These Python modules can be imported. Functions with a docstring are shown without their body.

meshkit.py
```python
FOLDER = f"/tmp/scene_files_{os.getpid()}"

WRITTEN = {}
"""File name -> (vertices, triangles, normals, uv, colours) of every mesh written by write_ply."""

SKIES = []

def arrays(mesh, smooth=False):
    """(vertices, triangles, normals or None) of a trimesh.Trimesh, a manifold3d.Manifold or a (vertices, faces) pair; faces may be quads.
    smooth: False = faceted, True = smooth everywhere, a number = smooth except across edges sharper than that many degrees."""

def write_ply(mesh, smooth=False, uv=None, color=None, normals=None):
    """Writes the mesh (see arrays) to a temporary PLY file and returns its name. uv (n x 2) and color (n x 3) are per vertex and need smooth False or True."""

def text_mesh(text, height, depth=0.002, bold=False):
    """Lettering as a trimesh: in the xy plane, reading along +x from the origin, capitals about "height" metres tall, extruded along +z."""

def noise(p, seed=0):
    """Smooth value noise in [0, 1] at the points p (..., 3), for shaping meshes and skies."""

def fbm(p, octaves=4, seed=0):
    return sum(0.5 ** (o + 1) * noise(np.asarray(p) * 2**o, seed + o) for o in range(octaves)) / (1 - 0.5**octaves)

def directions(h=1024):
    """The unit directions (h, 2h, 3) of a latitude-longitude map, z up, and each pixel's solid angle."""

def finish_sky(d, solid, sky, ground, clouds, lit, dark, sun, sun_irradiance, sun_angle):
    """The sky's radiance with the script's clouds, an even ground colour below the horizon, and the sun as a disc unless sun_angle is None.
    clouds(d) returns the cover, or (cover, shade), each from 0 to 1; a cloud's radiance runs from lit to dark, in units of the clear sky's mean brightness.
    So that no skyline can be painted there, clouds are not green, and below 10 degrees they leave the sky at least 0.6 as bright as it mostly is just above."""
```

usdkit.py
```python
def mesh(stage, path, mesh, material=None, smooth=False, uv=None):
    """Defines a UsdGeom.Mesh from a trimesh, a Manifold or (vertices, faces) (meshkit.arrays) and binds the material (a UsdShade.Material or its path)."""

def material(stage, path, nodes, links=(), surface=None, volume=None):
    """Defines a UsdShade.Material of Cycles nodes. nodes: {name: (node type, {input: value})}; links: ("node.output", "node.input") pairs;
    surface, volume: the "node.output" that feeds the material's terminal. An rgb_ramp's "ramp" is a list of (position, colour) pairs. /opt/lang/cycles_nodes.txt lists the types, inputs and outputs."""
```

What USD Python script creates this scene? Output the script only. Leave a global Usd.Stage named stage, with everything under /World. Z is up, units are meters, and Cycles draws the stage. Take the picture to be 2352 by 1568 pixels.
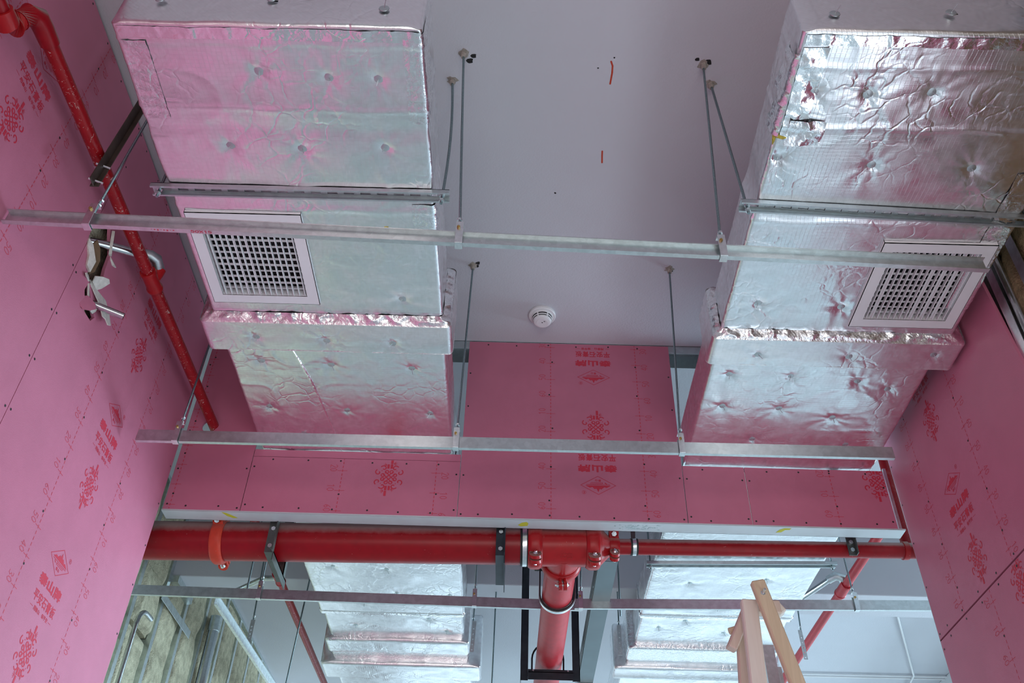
import json, math
import numpy as np
import trimesh, shapely
from shapely.geometry import Polygon, LineString, Point, MultiPolygon, box as sbox
from shapely import affinity
from shapely.ops import unary_union
import meshkit, usdkit
from pxr import Usd, UsdGeom, UsdLux, UsdShade, Gf, Sdf

stage = Usd.Stage.CreateInMemory()
UsdGeom.SetStageUpAxis(stage, 'Z'); UsdGeom.SetStageMetersPerUnit(stage, 1.0)
WORLD = UsdGeom.Xform.Define(stage, '/World'); stage.SetDefaultPrim(WORLD.GetPrim())
UsdGeom.Scope.Define(stage, '/World/Looks')

# ---------------------------------------------------------------- camera, lights, exposure
YAW, PITCH, ROLL = map(math.radians, (-0.654, 40.664, 1.890))
def camera_axes():
    cy, sy, cp, sp = math.cos(YAW), math.sin(YAW), math.cos(PITCH), math.sin(PITCH)
    f = np.array([sy*cp, cy*cp, sp]); r = np.array([cy, -sy, 0.0]); u = np.cross(r, f)
    c, s = math.cos(ROLL), math.sin(ROLL)
    return c*r + s*u, -s*r + c*u, f
cam = UsdGeom.Camera.Define(stage, '/World/camera')
R_, U_, F_ = camera_axes()
M4 = Gf.Matrix4d(*[float(v) for v in (*R_, 0, *U_, 0, *(-F_), 0, 0, 0, 1.5, 1)])
cam.AddTransformOp().Set(M4)
cam.CreateHorizontalApertureAttr(36.0); cam.CreateVerticalApertureAttr(24.0)
cam.CreateFocalLengthAttr(36.0*2089.2/2352)
cam.CreateClippingRangeAttr(Gf.Vec2f(0.05, 200.0))
cam.CreateExposureAttr(0.08)

def unseen_light(name, pos, target, w, h, power, color):
    l = UsdLux.RectLight.Define(stage, '/World/' + name)
    p, t = np.array(pos, float), np.array(target, float)
    z = (p - t)/np.linalg.norm(p - t); x = np.cross([0, 0, 1.0], z); x /= np.linalg.norm(x); y = np.cross(z, x)
    l.AddTransformOp().Set(Gf.Matrix4d(*[float(v) for v in (*x, 0, *y, 0, *z, 0, *p, 1)]))
    l.CreateWidthAttr(w); l.CreateHeightAttr(h); l.CreateIntensityAttr(power); l.CreateColorAttr(Gf.Vec3f(*color))
DAY = (.64, .88, 1.04)
unseen_light('unseen_light_right', (1.95, .9, .8), (-1.5, 1.0, .85), 4.6, 1.5, 2.2, (.80, .90, 1.0))  # unseen, right of the corridor below the frame; lights the left wall
unseen_light('unseen_light_behind', (.3, -3.8, 1.0), (0.2, 3.4, 2.2), 3.0, 1.8, 5.0, (1.0, .90, .88))  # unseen warm light behind the camera, on bulkhead and right wall
unseen_light('unseen_light_far_right', (10.5, 7.4, 2.5), (0., 4.0, 2.4), 7.0, 3.4, 21.0, DAY)  # out of view in the room behind, placed to light the left wall
unseen_light('unseen_light_far_end', (2.2, 11.7, 1.7), (1.6, 6, 1.5), 7.6, 2.4, 1.2, DAY)  # out of view at the far end, lights the room behind

dome = UsdLux.DomeLight.Define(stage, '/World/sky')
dome.CreateIntensityAttr(0.08); dome.CreateColorAttr(Gf.Vec3f(0.80, 0.90, 1.0))

# ---------------------------------------------------------------- naming, parenting
CNT, LOC = {}, {}
def path_for(parent, name):
    base = parent.GetPath().pathString if parent is not None else '/World'
    k = base + '/' + name; n = CNT.get(k, 0); CNT[k] = n + 1
    return k if n == 0 else f'{k}_{n:03d}'
def keys(prim, label=None, cat=None, group=None, kind=None):
    for k, v in (('label', label), ('category', cat), ('group', group), ('kind', kind)):
        if v: prim.SetCustomDataByKey(k, v)
    return prim
def thing(name, label, cat, loc=(0, 0, 0), group=None):
    p = path_for(None, name); x = UsdGeom.Xform.Define(stage, p); x.AddTranslateOp().Set(Gf.Vec3d(*map(float, loc)))
    LOC[p] = np.array(loc, float)
    return keys(x.GetPrim(), label, cat, group)
def setting(name, label, cat='structure'):
    p = path_for(None, name); x = UsdGeom.Xform.Define(stage, p); LOC[p] = np.zeros(3)
    return keys(x.GetPrim(), label, cat, None, 'structure')
def offset_of(prim):
    q = prim.GetPath().pathString
    return LOC['/'.join(q.split('/')[:3])]
def cat_meshes(ms):
    ms = [m for m in (ms if isinstance(ms, (list, tuple)) else [ms]) if m is not None]
    if len(ms) == 1: return ms[0]
    return trimesh.util.concatenate(ms)
def obj(name, mesh, mat, parent=None, smooth=False, label=None, kind=None, cat=None, group=None):
    m = cat_meshes(mesh)
    v, f = np.array(m.vertices), np.array(m.faces)
    if parent is not None: v = v - offset_of(parent)
    p = path_for(parent, name)
    LOC.setdefault('/'.join(p.split('/')[:3]), np.zeros(3))
    g = usdkit.mesh(stage, p, trimesh.Trimesh(v, f, process=False), MAT[mat], smooth=smooth)
    return keys(g.GetPrim(), label, cat, group, kind)

# ---------------------------------------------------------------- shape helpers
def A(*v): return np.array(v, float)
def box(lo, hi):
    lo, hi = np.minimum(lo, hi), np.maximum(lo, hi)
    return trimesh.creation.box(extents=hi - lo, transform=trimesh.transformations.translation_matrix((lo + hi)/2))
def rbox(lo, hi, c=0.003):
    lo, hi = np.minimum(A(*lo), A(*hi)), np.maximum(A(*lo), A(*hi)); pts = []
    for i in range(3):
        for s in np.ndindex(2, 2, 2):
            p = np.where(np.array(s) == 0, lo + c, hi - c); p[i] = lo[i] if s[i] == 0 else hi[i]; pts.append(p)
    return trimesh.convex.convex_hull(np.array(pts))
def obox(p0, p1, w, t, side=(1, 0, 0), c=0.003):
    """a chamfered bar from p0 to p1, w wide along 'side', t thick"""
    p0, p1 = A(*p0), A(*p1); d = p1 - p0; L = np.linalg.norm(d); d /= L
    s = A(*side); s = s - d*np.dot(s, d); s /= np.linalg.norm(s); n = np.cross(d, s)
    m = rbox((-w/2, -t/2, 0), (w/2, t/2, L), c)
    T = np.eye(4); T[:3, 0], T[:3, 1], T[:3, 2], T[:3, 3] = s, n, d, p0
    m.apply_transform(T); return m
def cyl(p0, p1, r, n=12):
    return trimesh.creation.cylinder(radius=r, segment=[A(*p0), A(*p1)], sections=n)
def ring(p0, p1, r0, r1, n=32):
    return trimesh.creation.annulus(r_min=r0, r_max=r1, segment=[A(*p0), A(*p1)], sections=n)
def aligned(m, origin, d):
    T = trimesh.geometry.align_vectors([0, 0, 1], np.array(d, float)/np.linalg.norm(d)); T = np.array(T); T[:3, 3] = origin
    m.apply_transform(T); return m
def lathe(profile, origin, d, n=32):
    return aligned(trimesh.creation.revolve(np.array(profile, float), sections=n), origin, d)
def hexnut(p, d, r, h):
    return aligned(trimesh.creation.cylinder(radius=r, height=h, sections=6), p, d)
def tube(points, r, n=10):
    p = np.asarray(points, float); t = np.gradient(p, axis=0); t /= np.linalg.norm(t, axis=1, keepdims=True)
    a = np.cross(t, [0.13, 0.21, 0.97]); bad = np.linalg.norm(a, axis=1) < .2
    a[bad] = np.cross(t[bad], [1.0, 0, 0]); 
    for i in range(1, len(a)):
        if np.dot(a[i], a[i-1]) < 0: a[i] = -a[i]
    a /= np.linalg.norm(a, axis=1, keepdims=True); b = np.cross(t, a)
    g = np.arange(n)*2*np.pi/n; rr = np.broadcast_to(r, (len(p),))
    v = (p[:, None] + rr[:, None, None]*(np.cos(g)[None, :, None]*a[:, None] + np.sin(g)[None, :, None]*b[:, None])).reshape(-1, 3)
    f = []
    for i in range(len(p) - 1):
        for j in range(n):
            q = [i*n + j, i*n + (j+1) % n, (i+1)*n + (j+1) % n, (i+1)*n + j]; f += [[q[0], q[1], q[2]], [q[0], q[2], q[3]]]
    c0, c1 = len(v), len(v) + 1; v = np.vstack([v, p[:1], p[-1:]])
    for j in range(n):
        f += [[c0, (j+1) % n, j], [c1, (len(p)-1)*n + j, (len(p)-1)*n + (j+1) % n]]
    return trimesh.Trimesh(v, f, process=False)
def arc(c, r, a0, a1, u, v, n=10):
    return [A(*c) + r*(math.cos(a)*A(*u) + math.sin(a)*A(*v)) for a in np.linspace(a0, a1, n)]
def sweep(profile, p0, p1, up=(0, 0, 1)):
    """extrudes a closed 2D profile (u sideways = direction x up, v = up) from p0 to p1"""
    p0, p1 = A(*p0), A(*p1); d = p1 - p0; L = np.linalg.norm(d); d /= L
    X = np.cross(d, up); X /= np.linalg.norm(X); Y = np.cross(X, d)
    poly = profile if isinstance(profile, Polygon) else Polygon(profile)
    m = trimesh.creation.extrude_polygon(poly, L, engine='earcut')
    T = np.eye(4); T[:3, 0], T[:3, 1], T[:3, 2], T[:3, 3] = X, Y, d, p0
    m.apply_transform(T); m.invert() if np.linalg.det(T[:3, :3]) < 0 else None
    return m
def polys(g):
    if g.is_empty: return []
    return [q for q in getattr(g, 'geoms', [g]) if isinstance(q, Polygon) and q.area > 1e-9]
class Plane:
    """a wall plane: (a, b) along the board's text direction and up, n out of the wall"""
    def __init__(s, o, a, b, n): s.o, s.a, s.b, s.n = A(*o), A(*a), A(*b), A(*n)
    def pt(s, a, b, h=0): return s.o + s.a*a + s.b*b + s.n*h
    def slab(s, poly, h0, h1):
        ms = []
        for q in polys(poly):
            m = trimesh.creation.extrude_polygon(q, h1 - h0, engine='earcut')
            T = np.eye(4); T[:3, 0], T[:3, 1], T[:3, 2], T[:3, 3] = s.a, s.b, s.n, s.pt(0, 0, h0)
            m.apply_transform(T); m.invert() if np.linalg.det(T[:3, :3]) < 0 else None
            ms.append(m)
        return cat_meshes(ms) if ms else None
    def sheet(s, poly, h):
        vs, fs, k = [], [], 0
        for q in polys(poly):
            v, f = trimesh.creation.triangulate_polygon(q, engine='earcut')
            vs.append(np.array([s.pt(x, y, h) for x, y in v])); fs.append(np.array(f) + k); k += len(v)
        return trimesh.Trimesh(np.vstack(vs), np.vstack(fs), process=False) if vs else None
fbm, noise = meshkit.fbm, meshkit.noise
def crease(p, seed=0, k=7): return (1 - np.abs(2*noise(p, seed) - 1))**k

# ---------------------------------------------------------------- materials
MAT = {}
def material(name, nodes, links, surface='p.BSDF'):
    MAT[name] = usdkit.material(stage, '/World/Looks/' + name, nodes, links, surface=surface)
def plain(name, col, rough=.5, metal=0., noise_amt=0., noise_scale=20., bump=0., bump_scale=200., coat=0., spec=.5):
    """one colour with a little mottling and fine relief in world position"""
    c = np.array(col)
    n = {'g': ('geometry', {}), 'p': ('principled_bsdf', {'base_color': col, 'roughness': rough, 'metallic': metal, 'coat_weight': coat, 'coat_roughness': .15, 'specular_ior_level': spec})}
    l = []
    if noise_amt:
        n['n'] = ('noise_texture', {'scale': noise_scale, 'detail': 5.0, 'roughness': .6})
        n['r'] = ('rgb_ramp', {'ramp': [(.3, tuple(c*(1 - noise_amt))), (.7, tuple(np.minimum(1, c*(1 + noise_amt))))]})
        l += [('g.position', 'n.vector'), ('n.fac', 'r.fac'), ('r.color', 'p.base_color')]
    if bump:
        n['bn'] = ('noise_texture', {'scale': bump_scale, 'detail': 3.0}); n['b'] = ('bump', {'strength': 1.0, 'distance': bump})
        l += [('g.position', 'bn.vector'), ('bn.fac', 'b.height'), ('b.normal', 'p.normal')]
    material(name, n, l)
def foil(name, rough, crumple, grid, tint=(.90, .915, .93), small=90., fold=.35):
    """aluminium faced wrap: scrim grid, crumples and soft waves as relief"""
    n = {'g': ('geometry', {}), 's': ('separate_xyz', {}), 'a': ('math', {'math_type': 'add'}), 'c': ('combine_xyz', {}),
         'd': ('noise_texture', {'scale': 9.0, 'detail': 2.0}), 'dv': ('vector_math', {'math_type': 'multiply_add', 'vector2': (.012, .012, .012)}),
         'br': ('brick_texture', {'offset': 0.0, 'squash': 1.0, 'scale': 1.0, 'brick_width': .0135, 'row_height': .0135, 'mortar_size': .0010, 'mortar_smooth': 1.0,
                                  'color1': (0, 0, 0), 'color2': (0, 0, 0), 'mortar': (1, 1, 1)}),
         'w': ('noise_texture', {'scale': 10.0, 'detail': .6, 'roughness': .35, 'distortion': .3}),
         'k': ('noise_texture', {'scale': small, 'detail': 2.0, 'roughness': .5, 'distortion': .3}),
         'k1': ('math', {'math_type': 'multiply', 'value2': crumple}), 'w1': ('math', {'math_type': 'multiply', 'value2': 1.0}), 'b1': ('math', {'math_type': 'multiply', 'value2': grid}),
         'vd': ('voronoi_texture', {'feature': 'distance_to_edge', 'scale': 15.0, 'randomness': 1.0}), 'vn': ('noise_texture', {'scale': 7.0, 'detail': 3.0}), 'vv': ('vector_math', {'math_type': 'multiply_add', 'vector2': (.16, .16, .16)}),
         'vm': ('map_range', {'from_min': 0., 'from_max': .10, 'to_min': .0, 'to_max': fold, 'clamp': True}), 'vk': ('noise_texture', {'scale': 3.5, 'detail': 1.0}), 'vkm': ('map_range', {'from_min': .45, 'from_max': .65, 'to_min': .05, 'to_max': 1., 'clamp': True}), 'v1': ('math', {'math_type': 'multiply'}), 's3': ('math', {'math_type': 'add'}),
         's1': ('math', {'math_type': 'add'}), 's2': ('math', {'math_type': 'add'}),
         'b': ('bump', {'strength': 1.0, 'distance': .0022}),
         'mx': ('mix_color', {'a': tint, 'b': tuple(np.array(tint)*.93)}),
         'rn': ('map_range', {'from_min': .3, 'from_max': .7, 'to_min': rough*.75, 'to_max': rough*1.3}),
         'p': ('principled_bsdf', {'metallic': 1.0, 'roughness': rough, 'base_color': tint})}
    l = [('g.position', 's.vector'), ('s.x', 'a.value1'), ('s.z', 'a.value2'), ('a.value', 'c.x'), ('s.y', 'c.y'),
         ('g.position', 'd.vector'), ('d.color', 'dv.vector1'), ('c.vector', 'dv.vector3'), ('dv.vector', 'br.vector'),
         ('g.position', 'w.vector'), ('g.position', 'k.vector'), ('w.fac', 'w1.value1'), ('k.fac', 'k1.value1'), ('br.fac', 'b1.value1'),
         ('w1.value', 's1.value1'), ('k1.value', 's1.value2'), ('s1.value', 's2.value1'), ('b1.value', 's2.value2'), ('g.position', 'vn.vector'), ('vn.color', 'vv.vector1'), ('g.position', 'vv.vector3'), ('vv.vector', 'vd.vector'), ('vd.distance', 'vm.value'), ('g.position', 'vk.vector'), ('vk.fac', 'vkm.value'), ('vm.result', 'v1.value1'), ('vkm.result', 'v1.value2'), ('s2.value', 's3.value1'), ('v1.value', 's3.value2'), ('s3.value', 'b.height'), ('b.normal', 'p.normal'),
         ('br.fac', 'mx.fac'), ('mx.result', 'p.base_color'), ('k.fac', 'rn.value'), ('rn.result', 'p.roughness')]
    material(name, n, l)
def galvanised(name, col, rough, scale=55.):
    c = np.array(col)
    material(name, {'g': ('geometry', {}), 'v': ('voronoi_texture', {'scale': scale, 'randomness': 1.0}), 'n': ('noise_texture', {'scale': 30.0, 'detail': 4.0}),
                    'sep': ('separate_color', {}), 'r': ('rgb_ramp', {'ramp': [(0., tuple(c*.93)), (1., tuple(np.minimum(1, c*1.05)))]}),
                    'rr': ('map_range', {'from_min': .3, 'from_max': .7, 'to_min': rough*.93, 'to_max': rough*1.08}),
                    'p': ('principled_bsdf', {'metallic': 1.0, 'roughness': rough})},
             [('g.position', 'v.vector'), ('g.position', 'n.vector'), ('v.color', 'sep.color'), ('sep.r', 'r.fac'), ('r.color', 'p.base_color'), ('n.fac', 'rr.value'), ('rr.result', 'p.roughness')])
def red_paint(name, col, rough, dust=.0, dust_col=(.22, .17, .15), blotch=.12, chips=.70):
    """enamel with white chips and a layer of dust lying on what faces up"""
    c = np.array(col)
    material(name, {'g': ('geometry', {}), 's': ('separate_xyz', {}), 'n': ('noise_texture', {'scale': 24.0, 'detail': 5.0, 'roughness': .65}),
                    'ad': ('math', {'math_type': 'multiply_add', 'value2': .35, 'value3': -.17}), 'ad2': ('math', {'math_type': 'add'}),
                    'up': ('map_range', {'from_min': .02, 'from_max': .42, 'to_min': 0., 'to_max': dust, 'clamp': True}),
                    'ch': ('noise_texture', {'scale': 55.0, 'detail': 3.0, 'roughness': .7, 'distortion': 1.5}), 'cm': ('map_range', {'from_min': chips, 'from_max': chips + .05, 'to_min': 0., 'to_max': .75, 'clamp': True}),
                    'r': ('rgb_ramp', {'ramp': [(.3, tuple(c*(1 - blotch))), (.7, tuple(np.minimum(1, c*(1 + blotch))))]}),
                    'm1': ('mix_color', {'b': dust_col}), 'm2': ('mix_color', {'b': (.55, .42, .38)}),
                    'rg': ('mix_float', {'a': rough, 'b': .8}),
                    'p': ('principled_bsdf', {'roughness': rough, 'specular_ior_level': .3})},
             [('g.normal', 's.vector'), ('g.position', 'n.vector'), ('n.fac', 'ad.value1'), ('s.z', 'ad2.value1'), ('ad.value', 'ad2.value2'), ('ad2.value', 'up.value'),
              ('g.position', 'ch.vector'), ('ch.fac', 'cm.value'), ('n.fac', 'r.fac'), ('r.color', 'm1.a'), ('up.result', 'm1.fac'), ('m1.result', 'm2.a'), ('cm.result', 'm2.fac'),
              ('m2.result', 'p.base_color'), ('up.result', 'rg.fac'), ('rg.result', 'p.roughness')])
plain('pink_board', (.54, .17, .26), rough=.42, noise_amt=.05, noise_scale=6., bump=.0004, bump_scale=260.)
plain('board_core', (.62, .60, .57), rough=.9, noise_amt=.12, noise_scale=60.)
plain('torn_paper', (.62, .59, .54), rough=.9, noise_amt=.15, noise_scale=50., bump=.002, bump_scale=120.)
plain('kraft_back', (.16, .10, .055), rough=.9, noise_amt=.2)
plain('print_red', (.55, .03, .065), rough=.55)
plain('print_faint', (.57, .06, .10), rough=.6)
plain('screw_dark', (.02, .018, .02), rough=.5)
plain('painted_ceiling', (.58, .59, .63), rough=.75, noise_amt=.02, noise_scale=2., bump=.0008, bump_scale=120.)
plain('white_wall', (.66, .68, .70), rough=.8, noise_amt=.03)
plain('concrete', (.46, .46, .45), rough=.55, noise_amt=.12, noise_scale=3., bump=.001, bump_scale=60.)
plain('chalk_red', (.5, .06, .03), rough=.9)
plain('dark_hole', (.02, .02, .02), rough=.9)
plain('patch_mortar', (.35, .32, .28), rough=.95, noise_amt=.3, noise_scale=90.)
foil('foil_wrap', .26, .0, .04, small=12., fold=.34)
foil('foil_tape', .16, .5, .0, tint=(.93, .94, .95), small=60.)
foil('foil_rough', .22, .8, .05, small=75.)
plain('insulation_yellow', (.55, .48, .08), rough=.95, noise_amt=.3, noise_scale=80., bump=.004, bump_scale=150.)
galvanised('galvanised', (.66, .72, .72), .34)
galvanised('galvanised_dull', (.56, .63, .64), .42, 40.)
galvanised('galvanised_bright', (.76, .81, .82), .28, 80.)
galvanised('zinc_pipe', (.62, .66, .67), .22, 120.)
plain('threaded_zinc', (.26, .34, .35), rough=.35, metal=1., noise_amt=.25, noise_scale=300.)
plain('white_enamel', (.80, .82, .83), rough=.35)
plain('plastic_white', (.80, .81, .82), rough=.4)
plain('black_void', (.012, .012, .015), rough=.8)
plain('black_steel', (.035, .045, .055), rough=.38, metal=.6, noise_amt=.2)
plain('grey_steel', (.16, .22, .24), rough=.4, metal=.35, noise_amt=.06, noise_scale=8.)
plain('brown_steel', (.07, .05, .04), rough=.5, metal=.4, noise_amt=.3)
plain('olive_steel', (.10, .12, .11), rough=.42, metal=.6, noise_amt=.2)
plain('brass', (.55, .42, .18), rough=.35, metal=1.)
plain('rubber_black', (.015, .02, .02), rough=.6)
red_paint('red_speckled', (.30, .006, .010), .32, dust=.3, chips=.615)
red_paint('red_enamel', (.27, .003, .008), .34, dust=.8, dust_col=(.34, .28, .26))
red_paint('red_fitting', (.36, .009, .012), .34, dust=.7, dust_col=(.34, .24, .20))
red_paint('red_orange', (.55, .05, .025), .45, dust=.4)
red_paint('red_branch', (.42, .02, .03), .36, dust=.5, dust_col=(.30, .18, .17))
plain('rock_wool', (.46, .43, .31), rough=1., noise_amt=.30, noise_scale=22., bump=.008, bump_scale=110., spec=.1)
plain('rock_wool_shaded', (.27, .225, .12), rough=1., noise_amt=.35, noise_scale=22., bump=.008, bump_scale=110., spec=.1)  # darker copy of rock_wool for the right wall, shade painted in
plain('yellow_paint', (.52, .50, .03), rough=.6)
plain('track_zinc', (.60, .66, .68), rough=.5, metal=.35, noise_amt=.04, noise_scale=9.)
def wood(name, c0, c1):
    material(name, {'g': ('geometry', {}), 'm': ('mapping', {'scale': (40., 40., 3.)}), 'n': ('noise_texture', {'scale': 1.0, 'detail': 4., 'distortion': 1.0}),
                    'r': ('rgb_ramp', {'ramp': [(.3, c0), (.5, c1), (.7, c0)]}), 'p': ('principled_bsdf', {'roughness': .55})},
             [('g.position', 'm.vector'), ('m.vector', 'n.vector'), ('n.fac', 'r.fac'), ('r.color', 'p.base_color')])
wood('pine_yellow', (.70, .58, .40), (.63, .51, .34)); wood('pine_pale', (.80, .74, .65), (.76, .69, .60)); wood('pine_pink', (.70, .57, .47), (.65, .52, .42))

# ================================================================ the setting
XL, XR, YM, H, HB = -1.5, 1.645, 3.40, 4.42, 3.432
floor = setting('floor', 'bare grey concrete floor below the frame', 'floor')
obj('slab', box(A(-3.2, -5, -.1), A(12.6, 12.2, 0)), 'concrete', floor)
ceiling = setting('ceiling', 'pale grey painted concrete ceiling above the ducts', 'ceiling')
obj('slab', box(A(-3.2, -5, H), A(12.6, 12.2, H + .15)), 'painted_ceiling', ceiling)
def ceil_disc(x, y, r, mat, name='drill_hole'):
    a = np.linspace(0, 2*np.pi, 11)[:-1]; q = Polygon([(x + r*(1 + .25*math.sin(3*t + x*9))*math.cos(t), y + r*(1 + .25*math.cos(2*t + y*7))*math.sin(t)) for t in a])
    obj(name, CEIL.slab(q, .0002, .0012), mat, ceiling)
CEIL = Plane((0, 0, H), (1, 0, 0), (0, 1, 0), (0, 0, -1))
for x, y, r in ((-.193, 1.822, .010), (-.207, 1.842, .012), (.613, 1.815, .008), (.652, 1.826, .014), (-.197, 2.866, .010), (-.20, 2.885, .008), (.672, 2.885, .007), (.314, 1.816, .003), (.259, 1.86, .003), (.13, 2.45, .004)):
    ceil_disc(x, y, r, 'dark_hole')
for pts in (((.304, 1.832), (.311, 1.85), (.312, 1.88), (.309, 1.925)), ((.306, 2.232), (.307, 2.25), (.310, 2.288)), ((.268, 2.74), (.280, 2.737), (.288, 2.730))):
    obj('chalk_mark', CEIL.slab(LineString(pts).buffer(.0032, 3), .0002, .0006), 'chalk_red', ceiling)

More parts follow.
